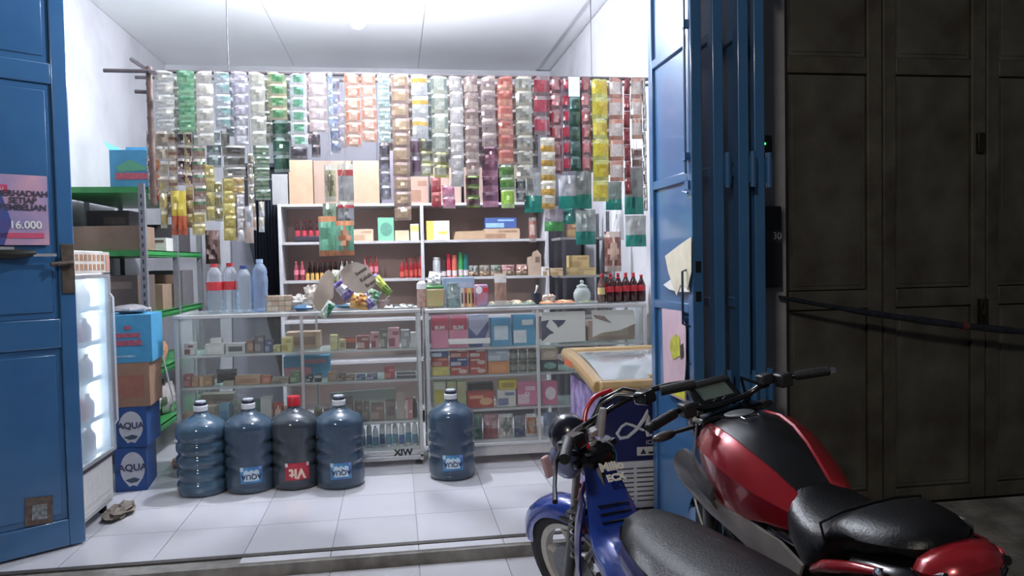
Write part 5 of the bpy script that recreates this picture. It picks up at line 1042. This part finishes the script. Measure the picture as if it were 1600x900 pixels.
# ================================================================== MOTORCYCLES
def bike(label, tx, ty, hd, ln, sc, g_):
    t = thing('motorcycle', label, 'motorcycle', (tx, ty, g_)); t.rotation_euler = (-R(ln), 0, R(90+hd)); t.scale = (sc, sc, sc); return t
def steer_fn(d, rake, A0):
    k = V(-math.sin(rake), 0, math.cos(rake)); M = Matrix.Rotation(d, 3, k); A0 = V(*A0)
    return lambda p: A0+M @ (Vector(p)-A0)
def wheel(parent, c, r, w, rim, st=None, spokes=5, rimm_=None, disc=True, name='wheel', twin=0):
    st = st or (lambda p: Vector(p)); N = 40; c = Vector(c)
    def ringrev(prof, mi=0, b=None):
        b = b or MB(); rings = []
        for k in range(N):
            a = 2*PI*k/N; rings.append([st(c+V(rr*math.cos(a), yy, rr*math.sin(a))) for rr, yy in prof])
        rings.append(rings[0]); b.loft(rings, mi, cap=False); return b
    tyre = put(name, ringrev([(r-.075, -w*.36), (r-.04, -w*.5), (r-.012, -w*.36), (r, 0), (r-.012, w*.36), (r-.04, w*.5), (r-.075, w*.36)]), mat((34, 33, 34), .75, 0, .15, 40, bump=.3, bs=90), parent, smooth=50)
    rb = ringrev([(r-.072, -w*.34), (r-.072, w*.34), (r-.10, w*.28), (r-.10, -w*.28)])
    rb.loft([[st(c+V(.04*math.cos(2*PI*k/16), yy, .04*math.sin(2*PI*k/16))) for k in range(16)] for yy in (-w*.45, w*.45)])
    for s_ in range(spokes):
        a = 2*PI*s_/spokes+.3
        for q in ((-.10, .10) if twin else (0,)):
            p0 = c+V(.035*math.cos(a+q), 0, .035*math.sin(a+q)); p1 = c+V((r-.09)*math.cos(a+q*.6), 0, (r-.09)*math.sin(a+q*.6)); rb.tube([st(p0), st((p0+p1)/2), st(p1)], [.016, .011, .014], 8)
    put('rim', rb, rim, tyre, smooth=50)
    if disc:
        put('brake_disc', (lambda b: b.loft([[st(c+V(rr*math.cos(2*PI*k/32), yy, rr*math.sin(2*PI*k/32))) for rr, yy in ((.05, w*.5), (.115, w*.5), (.115, w*.5+.004), (.05, w*.5+.004))] for k in list(range(32))+[0]], cap=False))(MB()), STEEL, tyre)
    return tyre
def cm(pts, n=6):
    P = [Vector(p) for p in pts]; P = [P[0]*2-P[1]]+P+[P[-1]*2-P[-2]]; o = []
    for i in range(1, len(P)-2):
        for k in range(n):
            t = k/n; o.append(.5*((2*P[i])+(P[i+1]-P[i-1])*t+(2*P[i-1]-5*P[i]+4*P[i+1]-P[i+2])*t*t+(3*P[i]-P[i-1]-3*P[i+1]+P[i+2])*t**3))
    return o+[P[-2]]
def S_(b, st): b.v = [tuple(st(Vector(v))) for v in b.v]; return b
# ---------------------------------------------------------------- red bike
RED = mat((168, 22, 34), .25, .25, .06, 8, coat=.7); PL = mat((40, 40, 43), .45, 0, .12, 20); SEAT = mat((10, 10, 13), .40, 0, .1, 40, bump=.12, bs=120, spec=.35)
GREYP = mat((74, 72, 74), .4, .1, .1, 10, coat=.2); ENG = mat((46, 46, 48), .5, .6, .2, 20)
rbk = bike('red and black naked motorcycle parked leaning in front of the blue folded doors', 1.296, 1.569, 3.1, 8.9, .934, -.155)
st = steer_fn(R(6), R(25), (.93, 0, .95))
stw = steer_fn(R(-7), R(25), (.93, 0, .95))
wheel(rbk, (1.15, 0, .29), .29, .09, GLOSSBLACK, stw, 5, name='front_wheel'); wheel(rbk, (.0, 0, .30), .30, .13, GLOSSBLACK, None, 5, name='rear_wheel')
# tank cross sections: X, ztop, y/z shoulder, y/z widest, y/z bottom
TK = [(.985, .900, .055, .893, .085, .85, .07, .76), (.95, .935, .080, .925, .125, .88, .11, .74), (.89, .955, .100, .940, .165, .885, .145, .72), (.81, .958, .108, .940, .185, .875, .165, .70), (.72, .945, .102, .922, .185, .850, .165, .69), (.63, .912, .088, .888, .168, .820, .150, .69), (.55, .868, .070, .850, .145, .795, .130, .70), (.48, .822, .055, .812, .120, .775, .110, .70), (.43, .79, .045, .785, .10, .76, .09, .70)]
def tsec(q, off=0):
    X, zt_, y1, z1, y2, z2, y3, z3 = q
    half = [(0, zt_), (y1*.55, zt_-.004), (y1, z1), ((y1+y2)/2+.008, (z1+z2)/2+.008), (y2, z2), ((y2+y3)/2+.004, (z2+z3)/2), (y3, z3)]
    return [V(X, y+(off if y > 0 else -off if y < 0 else 0), z) for y, z in half]
b = MB(); rings = []
for q in TK:
    h = tsec(q); rings.append(h+[V(p.x, -p.y, p.z) for p in h[:0:-1]])
b.loft(rings); put('fuel_tank', b, mat((24, 24, 27), .28, 0, .1, 8, coat=.4), rbk, smooth=60)
for s_ in (1, -1):
    b = MB(); rings = []
    for q in TK[0:9]:
        h = tsec(q, .009)[2:7]; h = [V(p.x, p.y*s_, p.z+.003) for p in h]; inner = [V(p.x, p.y-.008*s_, p.z-.004) for p in h[::-1]]
        rings.append(h+inner)
    b.loft(rings); put('tank_panel', b, RED, rbk, smooth=30)
put('fuel_cap', MB().lathe([(.052, 0), (.052, .007), (.044, .010), (.002, .011)], 28, (0, 0, 0)), mat((130, 132, 130), .35, .7, .1, 40), rbk, loc=(.885, 0, .951), rot=(0, R(4), 0))
put('fuel_cap_ring', MB().lathe([(.060, -.004), (.060, .004), (.054, .005)], 28), GLOSSBLACK, rbk, loc=(.885, 0, .951), rot=(0, R(4), 0))
# wing-like emblem: a bent chrome stroke
put('emblem', MB().tube([V(.812, .030, .963), V(.79, .030, .961), V(.782, .018, .961), V(.782, -.012, .961), V(.79, -.028, .961), V(.806, -.03, .962), V(.812, -.018, .963), V(.806, -.002, .963)], .0030, 6), CHROME, rbk)
# side scoops (shrouds) and long frame covers
def shell(top, bot, th, s_, m, name, parent, mid=.012):
    b = MB(); rings = []
    for p, q in zip(top, bot):
        p, q = Vector(p), Vector(q); c_ = (p+q)/2+V(0, mid, 0); o = [p, p*.75+q*.25+V(0, mid*.7, 0), c_, p*.25+q*.75+V(0, mid*.7, 0), q]; i_ = [v-V(0, th, 0) for v in o[::-1]]
        rings.append([V(v.x, v.y*s_, v.z) for v in o+i_])
    b.loft(rings); return put(name, b, m, parent, smooth=50)
for s_ in (1, -1):
    shell([(1.06, .17, .80), (1.02, .20, .83), (.97, .195, .85), (.92, .190, .84), (.86, .192, .80), (.78, .188, .76)], [(1.08, .17, .77), (1.04, .20, .73), (.98, .205, .715), (.92, .20, .705), (.85, .195, .69), (.77, .186, .68)], .012, s_, GREYP, 'tank_scoop', rbk, .02)
    shell([(1.06, .185, .745), (.96, .195, .735), (.84, .19, .71), (.70, .175, .70), (.58, .16, .69), (.46, .145, .675), (.36, .14, .64)], [(1.08, .18, .70), (.97, .185, .67), (.85, .18, .64), (.72, .165, .61), (.60, .15, .57), (.50, .14, .52), (.44, .135, .46)], .010, s_, mat((150, 144, 141), .4, .2, .1, 12), 'side_cover', rbk, .012)
    put('frame_rail', MB().tube([(.98, .09*s_, .80), (.80, .15*s_, .62), (.55, .15*s_, .50), (.40, .14*s_, .30)], .016, 8), GLOSSBLACK, rbk)
    put('subframe', MB().tube([(.55, .12*s_, .68), (.2, .13*s_, .70), (-.15, .08*s_, .80)], .012, 8).tube([(.42, .13*s_, .46), (.1, .12*s_, .70)], .010, 8), GLOSSBLACK, rbk)
# engine, radiator, exhaust
b = MB().box(.45, .80, -.12, .12, .22, .42).box(.62, .80, -.09, .09, .42, .62).box(.50, .70, -.10, .10, .56, .64)
b.lathe([(.09, 0), (.09, .03), (.07, .04)], 20, (.58, .12, .32), M=Matrix.Rotation(R(-90), 3, 'X')); put('engine', b, ENG, rbk, bevel=.012)
b = MB(); [b.box(.63, .81, -.10, .10, .44+k*.022, .448+k*.022) for k in range(8)]; put('cooling_fins', b, ENG, rbk)
put('exhaust', MB().tube([(.80, .03, .50), (.92, .04, .40), (.86, -.06, .22), (.5, -.14, .18), (.1, -.19, .26), (-.25, -.21, .38)], [.018, .018, .02, .022, .05, .05], 12), mat((50, 50, 52), .35, .7), rbk)
put('clutch_cable', MB().tube(cm([st((.99, .10, .98)), (1.02, .12, .85), (1.0, .17, .70), (.86, .19, .52), (.66, .15, .40)]), .005, 6), mat((150, 150, 154), .4, .4), rbk)
put('swingarm', MB().box(0, .45, .08, .11, .27, .33).box(0, .45, -.11, -.08, .27, .33).box(.38, .45, -.08, .08, .27, .33), GLOSSBLACK, rbk, bevel=.008)
put('side_stand', MB().tube([(.50, .12, .26), (.52, .22, .09), (.525, .24, .055)], .011, 8), STEEL, rbk)
put('rear_mudguard', MB().prism([(-.08, .74), (-.26, .60), (-.34, .48), (-.31, .47), (-.21, .58), (-.02, .70)], -.07, .07), PL, rbk, bevel=.01)
# seat
def seatsec(X, w, zt_, zb, crown=.012, e=.80):
    h = [(0, zt_), (w*.45, zt_-crown*.25), (w*.8, zt_-crown), (w*.97, zt_-crown*2.2-.006), (w, (zt_+zb)/2), (w*e, zb)]
    h = [V(X, y, z) for y, z in h]; return h+[V(p.x, -p.y, p.z) for p in h[:0:-1]]
b = MB()
b.loft([seatsec(*q) for q in [(.505, .060, .822, .76, .014), (.47, .10, .815, .70, .016), (.42, .132, .800, .61, .018), (.36, .146, .788, .585, .018), (.30, .150, .786, .60, .016), (.25, .151, .792, .64, .014), (.215, .152, .815, .68, .014), (.19, .151, .842, .71, .014), (.15, .148, .858, .755, .014), (.08, .142, .864, .775, .016), (.02, .130, .866, .79, .018), (-.03, .108, .864, .80, .018), (-.06, .08, .855, .81, .018), (-.075, .05, .842, .82, .012)]])
put('seat', b, SEAT, rbk, smooth=70)
put('strap', MB().tube([(.20, .152, .77), (.205, .154, .825), (.21, .08, .836), (.21, 0, .838), (.21, -.08, .836), (.205, -.154, .825), (.20, -.152, .77)], .004, 6), SEAT, rbk)
# tail cowl
for s_ in (1, -1):
    shell([(.27, .158, .685), (.20, .170, .728), (.12, .172, .758), (.05, .166, .776), (-.02, .150, .786)], [(.29, .154, .65), (.21, .170, .69), (.13, .172, .720), (.06, .166, .745), (-.01, .152, .768)], .010, s_, RED, 'tail_panel', rbk, .008)
b = MB(); b.loft([seatsec(-.05, .090, .800, .775, .01), seatsec(-.075, .112, .836, .772, .015), seatsec(-.11, .110, .840, .768, .018), seatsec(-.145, .085, .834, .77, .014), seatsec(-.17, .045, .822, .78, .01)])
put('tail_cowl', b, RED, rbk, smooth=60)
b = MB(); b.loft([seatsec(.12, .150, .775, .70, .01), seatsec(.03, .154, .792, .70, .01), seatsec(-.05, .150, .800, .71, .012), seatsec(-.11, .118, .79, .72, .012), seatsec(-.15, .07, .785, .74, .01)]); put('tail_base', b, GLOSSBLACK, rbk, smooth=60)
put('tail_light', MB().box(-.175, -.155, -.04, .04, .775, .805), mat((120, 10, 16), .15, coat=.6), rbk, bevel=.006)
put('seat_lock', MB().lathe([(.016, 0), (.016, .006), (.006, .008)], 16), CHROME, rbk, loc=(-.02, .155, .775), rot=(R(-70), 0, 0))
# front end
put('fork_tube', S_(MB().tube([(.985, .085, .93), (1.15, .075, .28)], [.022, .025], 12), stw), STEEL, rbk); put('fork_tube', S_(MB().tube([(.985, -.085, .93), (1.15, -.075, .28)], [.022, .025], 12), stw), STEEL, rbk)
put('front_fender', (lambda b: b.loft([[stw(V(1.15+.31*math.cos(a), yy, .29+.31*math.sin(a)-dz_)) for yy, dz_ in ((-.065, .03), (-.05, 0), (0, -.006), (.05, 0), (.065, .03), (.05, .008), (0, .002), (-.05, .008))] for a in [R(30+k*10) for k in range(13)]]))(MB()), GLOSSBLACK, rbk, smooth=60)
put('triple_clamp', S_(MB().box(.93, 1.01, -.13, .13, .935, .955), st), GLOSSBLACK, rbk, bevel=.01)
hb = [(.83, .365, 1.025), (.87, .27, 1.03), (.93, .17, 1.02), (.965, .08, .985), (.965, -.08, .985), (.93, -.16, 1.02), (.87, -.25, 1.03), (.83, -.34, 1.03)]
put('handlebar', S_(MB().tube(cm(hb), .011, 10), st), GLOSSBLACK, rbk, smooth=60)
rub = mat((28, 28, 31), .55, 0, .1, 60, bump=.3, bs=200)
for s_ in (1, -1):
    put('grip', S_(MB().tube([(.82, .372*s_+(.025 if s_ < 0 else 0), 1.027), (.868, .262*s_+(.02 if s_ < 0 else 0), 1.031)], .0175, 14), st), rub, rbk)
    put('bar_end', S_(MB().tube([(.813, .392*s_+(.026 if s_ < 0 else 0), 1.026), (.82, .373*s_+(.025 if s_ < 0 else 0), 1.027)], [.013, .016], 12), st), CHROME if s_ < 0 else rub, rbk)
    put('switch_box', S_(MB().box(.86, .915, .20*s_-.025, .20*s_+.025,  1.0, 1.05), st), PL, rbk, bevel=.008)
    put('lever', S_(MB().tube([(.92, .20*s_, 1.02), (.935, .26*s_, 1.015), (.905, .33*s_, 1.007), (.885, .37*s_, 1.005)], [.009, .008, .006, .007], 8), st), mat((60, 60, 62), .35, .6) if s_ > 0 else STEEL, rbk)
    put('turn_signal', S_(MB().tube([(1.06, .10*s_, .90), (1.08, .17*s_, .895)], .008, 8).ell((1.08, .215*s_, .893), (.022, .052, .018)), st), mat((64, 58, 54), .35, 0, .1), rbk)
    put('fork_cover', S_(MB().box(1.0, 1.05, .085*s_-.02, .085*s_+.02, .78, .92), st), GLOSSBLACK, rbk, bevel=.012)
put('brake_reservoir', S_(MB().box(.90, .945, -.175, -.125, 1.02, 1.055), st), PL, rbk, bevel=.006)
put('brake_hose', S_(MB().tube([(.93, -.13, 1.02), (.98, -.09, 1.05), (1.02, -.12, .98), (1.0, -.14, .90)], .006, 6), st), GLOSSBLACK, rbk)
put('brake_hose', S_(MB().tube(cm([(.92, -.16, 1.01), (.97, -.13, .99), (1.0, -.06, .93)]), .006, 6), st), GLOSSBLACK, rbk)
put('cable', S_(MB().tube(cm([(.92, .17, 1.0), (1.0, .13, .99), (1.03, .05, .92)]), .005, 6), st), GLOSSBLACK, rbk)
# dash
M = Matrix.Translation(st(V(1.035, .0, 1.01))) @ Matrix.Rotation(R(6), 4, 'Z') @ Matrix.Rotation(R(-34), 4, 'Y')
dsh = put('dash', MB().box(-.052, .052, -.095, .095, -.022, .008, M=M), GLOSSBLACK, rbk, bevel=.014, seg=3)
put('dash_visor', MB().box(.03, .062, -.09, .09, .0, .018, M=M), PL, rbk, bevel=.008)
put('screen', MB().box(-.034, .030, -.062, .066, .008, .010, M=M), mat((92, 106, 96), .18, 0, .12, 6, coat=.6), dsh)
put('button', MB().box(-.046, -.038, .02, .03, .008, .013, M=M).box(-.046, -.038, -.02, -.01, .008, .013, M=M), CHROME, dsh)
b = MB().ell((1.11, 0, .90), (.07, .09, .10), 16, 10); put('headlight', S_(b, st), GLOSSBLACK, rbk, smooth=60)
put('headlight_lens', S_(MB().ell((1.15, 0, .89), (.045, .07, .07), 14, 8), st), mat((190, 196, 200), .1, 0, coat=.6), rbk)
# ---------------------------------------------------------------- blue bike
BLU = mat((32, 66, 178), .22, .15, .06, 8, coat=.8); DBL = mat((38, 34, 120), .3, .1, .1, 6, coat=.5)
bb = bike('blue underbone motorcycle with black seat and red hose parked at the threshold', .789, 1.653, 6.1, 5.1, .921, -.155)
st = steer_fn(R(26.6), R(26), (.90, 0, .93))
wheel(bb, (1.20, 0, .28), .28, .075, mat((200, 196, 186), .4, .1), st, 6, name='front_wheel'); wheel(bb, (-.02, 0, .28), .28, .085, mat((200, 196, 186), .4, .1), None, 6, name='rear_wheel')
b = MB(); rings = []
for k in range(15):
    a = R(18+k*9.5); r_ = .305+.012*math.sin(PI*k/14); w_ = .055*(.45+.55*math.sin(PI*(k+1.5)/17))
    rings.append([st(V(1.20+(r_-dz_)*math.cos(a), yy*w_/.055, .28+(r_-dz_)*math.sin(a))) for yy, dz_ in ((-.058, .07), (-.055, .03), (-.035, .004), (0, 0), (.035, .004), (.055, .03), (.058, .07), (.050, .03), (0, .008), (-.050, .03))])
b.loft(rings); put('front_fender', b, BLU, bb, smooth=60)
put('fender_slot', S_(MB().ell((1.13, .056, .535), (.045, .004, .014), 12, 6), st), BLACK, bb)
for s_ in (1, -1):
    put('fork_tube', S_(MB().tube([(.92, .078*s_, .84), (1.06, .078*s_, .55)], .015, 12), st), mat((150, 148, 146), .3, .8), bb)
    put('fork_leg', S_(MB().tube([(1.05, .078*s_, .56), (1.20, .078*s_, .27)], [.021, .024], 12), st), GLOSSBLACK, bb)
put('fork_clamp', S_(MB().box(.90, .97, -.11, .11, .80, .83), st), GLOSSBLACK, bb, bevel=.008)
put('fork_clamp', S_(MB().box(.98, 1.06, -.105, .105, .585, .61), st), GLOSSBLACK, bb, bevel=.008)
pts = []; rad = []
b = MB(); hel = [V(1.02+.055*math.cos(t_*2*PI*7)*0+.06*t_+.022*math.cos(t_*2*PI*7), .02+.022*math.sin(t_*2*PI*7), .66-.22*t_) for t_ in [k/84 for k in range(85)]]
b.tube([v+V(-.10, .055, -.03) for v in hel], .005, 6); b.tube([V(.92, .075, .66), V(.98, .075, .38)], .008, 8); put('spring', b, mat((90, 88, 88), .4, .5), bb)
put('red_pipe', MB().tube([(.90, .04, .72), (.93, .055, .66), (.955, .05, .60), (.94, .045, .52)], .010, 8), mat((180, 84, 90), .4), bb)
# handlebar area
hp = [(.66, .33, .985), (.74, .25, .99), (.84, .13, .965), (.885, .05, .945), (.885, -.05, .945), (.84, -.13, .965), (.76, -.25, .975), (.68, -.33, .965)]
put('handlebar', S_(MB().tube(cm(hp), .011, 10), st), GLOSSBLACK, bb, smooth=60)
for s_ in (1, -1):
    put('grip', S_(MB().tube([(.665, .335*s_, .958+(.027 if s_ > 0 else 0)), (.745, .235*s_, .968+(.024 if s_ > 0 else 0))], .0185, 14), st), rub, bb)
    put('switch_box', S_(MB().box(.745, .815, .185*s_-.03, .185*s_+.03, .94, .99), st), GLOSSBLACK, bb, bevel=.012)
put('switch_wires', S_(MB().tube([(.80, -.17, .97), (.86, -.13, .99), (.90, -.08, .97), (.92, -.02, .90)], .010, 7).tube([(.79, -.19, .98), (.86, -.17, 1.0), (.92, -.10, .98), (.93, 0, .90)], .007, 7).tube([(.79, .19, .95), (.87, .14, .95), (.92, .06, .88)], .009, 7), st), GLOSSBLACK, bb, smooth=60)
put('brake_lever', S_(MB().tube([(.82, .20, .95), (.80, .27, .925), (.72, .36, .90), (.66, .42, .885)], [.009, .008, .007, .009], 8), st), GLOSSBLACK, bb)
put('clutch_perch', S_(MB().box(.80, .85, .15, .215, .92, .965), st), GLOSSBLACK, bb, bevel=.01)
put('brake_lever', S_(MB().tube([(.82, -.20, .965), (.82, -.27, .955), (.76, -.37, .945)], [.009, .007, .008], 8), st), GLOSSBLACK, bb)
M = Matrix.Translation(V(0, 0, 0))
put('riser', S_(MB().tube([(.905, .02, .85), (.90, .02, .88)], .026, 14).tube([(.90, .02, .88), (.90, .02, .90)], .020, 14).tube([(.885, -.015, .88), (.86, -.05, .975)], [.021, .014], 12).box(.87, .915, -.045, .03, .895, .912), st), mat((206, 206, 208), .2, .45, .05), bb, bevel=.002)
put('key_switch', S_(MB().lathe([(.024, 0), (.026, .012), (.018, .016)], 18, (.875, .055, .845)), st), STEEL, bb)
put('stem_cover', S_(MB().ell((.90, .01, .80), (.06, .085, .07), 14, 8), st), GLOSSBLACK, bb, smooth=60)
a0 = V(.885, .055, .86)
put('red_hose', MB().tube(cm([st(V(.885, .045, .83)), st(V(.895, .040, .89)), st(V(.91, .0, .965)), st(V(.90, -.055, 1.01)), st(V(.87, -.12, 1.015))]), .0085, 10), mat((206, 26, 40), .3, 0, .05, coat=.5), bb, smooth=70)
# loose headlight shell hanging at the left of the stem
b = MB(); b.ell((.96, .055, .905), (.08, .075, .085), 18, 12); put('headlight_shell', S_(b, st), mat((26, 28, 46), .25, 0, .1, coat=.5), bb, smooth=60)
b = MB(); b.ell((.98, .085, .825), (.065, .055, .075), 16, 10); put('headlight_visor', S_(b, st), mat((120, 128, 170), .2, .1, .1, coat=.6), bb, smooth=60)
put('side_reflector', S_(MB().box(1.01, 1.03, .13, .165, .78, .86), st), mat((214, 170, 176), .3), bb, bevel=.006)
# body spine
def osec(p, w, h, n=14, e=1):
    p = Vector(p); return [p+V(h*.6*math.sin(2*PI*k/n), w*math.cos(2*PI*k/n), h*math.sin(2*PI*k/n)) for k in range(n)]
b = MB(); b.loft([osec((.855, 0, .80), .030, .03), osec((.835, 0, .765), .060, .055), osec((.79, 0, .70), .078, .07), osec((.73, 0, .61), .098, .085), osec((.66, 0, .54), .115, .09), osec((.54, 0, .50), .12, .09), osec((.40, 0, .52), .11, .10)])
put('front_cowl', b, BLU, bb, smooth=70)
for s_ in (1, -1):
    shell([(.88, .045, .74), (.90, .075, .66), (.90, .095, .56), (.87, .11, .45), (.82, .11, .34)], [(.80, .085, .68), (.78, .12, .58), (.76, .14, .48), (.74, .14, .38), (.72, .13, .30)], .008, s_, DBL, 'leg_shield', bb, .012)
b = MB()
for k in range(5): b.box(.735-k*.014, .745-k*.014, -.055, .055, .683-k*.024, .687-k*.024)
put('vent_slats', b, BLACK, bb)
# white graffiti lettering on the cowl
me = text('Milio', .044, .001, bold=.002); tm_ = Matrix.Translation(V(.768, -.018, .806)) @ Matrix.Rotation(R(-90), 4, 'Z') @ Matrix.Rotation(R(48), 4, 'X')
me.transform(tm_); me.materials.clear(); me.materials.append(mat((226, 220, 206), .4)); link('lettering', me, bb)
me = text('ECX', .034, .001, bold=.002); me.transform(Matrix.Translation(V(.741, -.02, .774)) @ Matrix.Rotation(R(-90), 4, 'Z') @ Matrix.Rotation(R(48), 4, 'X')); me.materials.clear(); me.materials.append(mat((226, 220, 206), .4)); link('lettering', me, bb)
b = MB(); b.loft([seatsec(*q) for q in [(.50, .035, .742, .69, .012), (.47, .085, .75, .68, .016), (.40, .118, .752, .67, .018), (.30, .138, .756, .665, .020), (.18, .150, .762, .66, .022), (.05, .155, .772, .66, .022), (-.10, .150, .782, .67, .02), (-.25, .13, .79, .69, .02), (-.35, .09, .79, .72, .016)]])
put('seat', b, mat((20, 20, 22), .5, 0, .08, 30, bump=.15, bs=140, spec=.3), bb, smooth=70)
b = MB(); b.loft([osec((.46, 0, .60), .10, .09), osec((.25, 0, .58), .13, .10), osec((0, 0, .60), .13, .09), osec((-.3, 0, .68), .08, .05)]); put('body_cover', b, DBL, bb, smooth=70)
put('engine', MB().box(.40, .74, -.11, .11, .20, .36).box(.60, .84, -.06, .06, .30, .42), ENG, bb, bevel=.012)
put('swingarm', MB().box(0, .42, .06, .09, .25, .30).box(0, .42, -.09, -.06, .25, .30).box(.36, .42, -.06, .06, .25, .40), GLOSSBLACK, bb, bevel=.006)
put('frame_tube', MB().tube([(.88, 0, .82), (.70, 0, .50), (.45, 0, .42), (.38, 0, .30)], .022, 10), GLOSSBLACK, bb)
put('exhaust', MB().tube([(.80, -.03, .32), (.78, -.09, .2), (.4, -.13, .17), (.1, -.15, .24), (-.2, -.17, .30)], [.015, .016, .018, .035, .04], 10), mat((60, 60, 62), .35, .7), bb)
put('side_stand', MB().tube([(.46, .10, .24), (.47, .18, .10), (.475, .20, .03)], .009, 8), STEEL, bb)
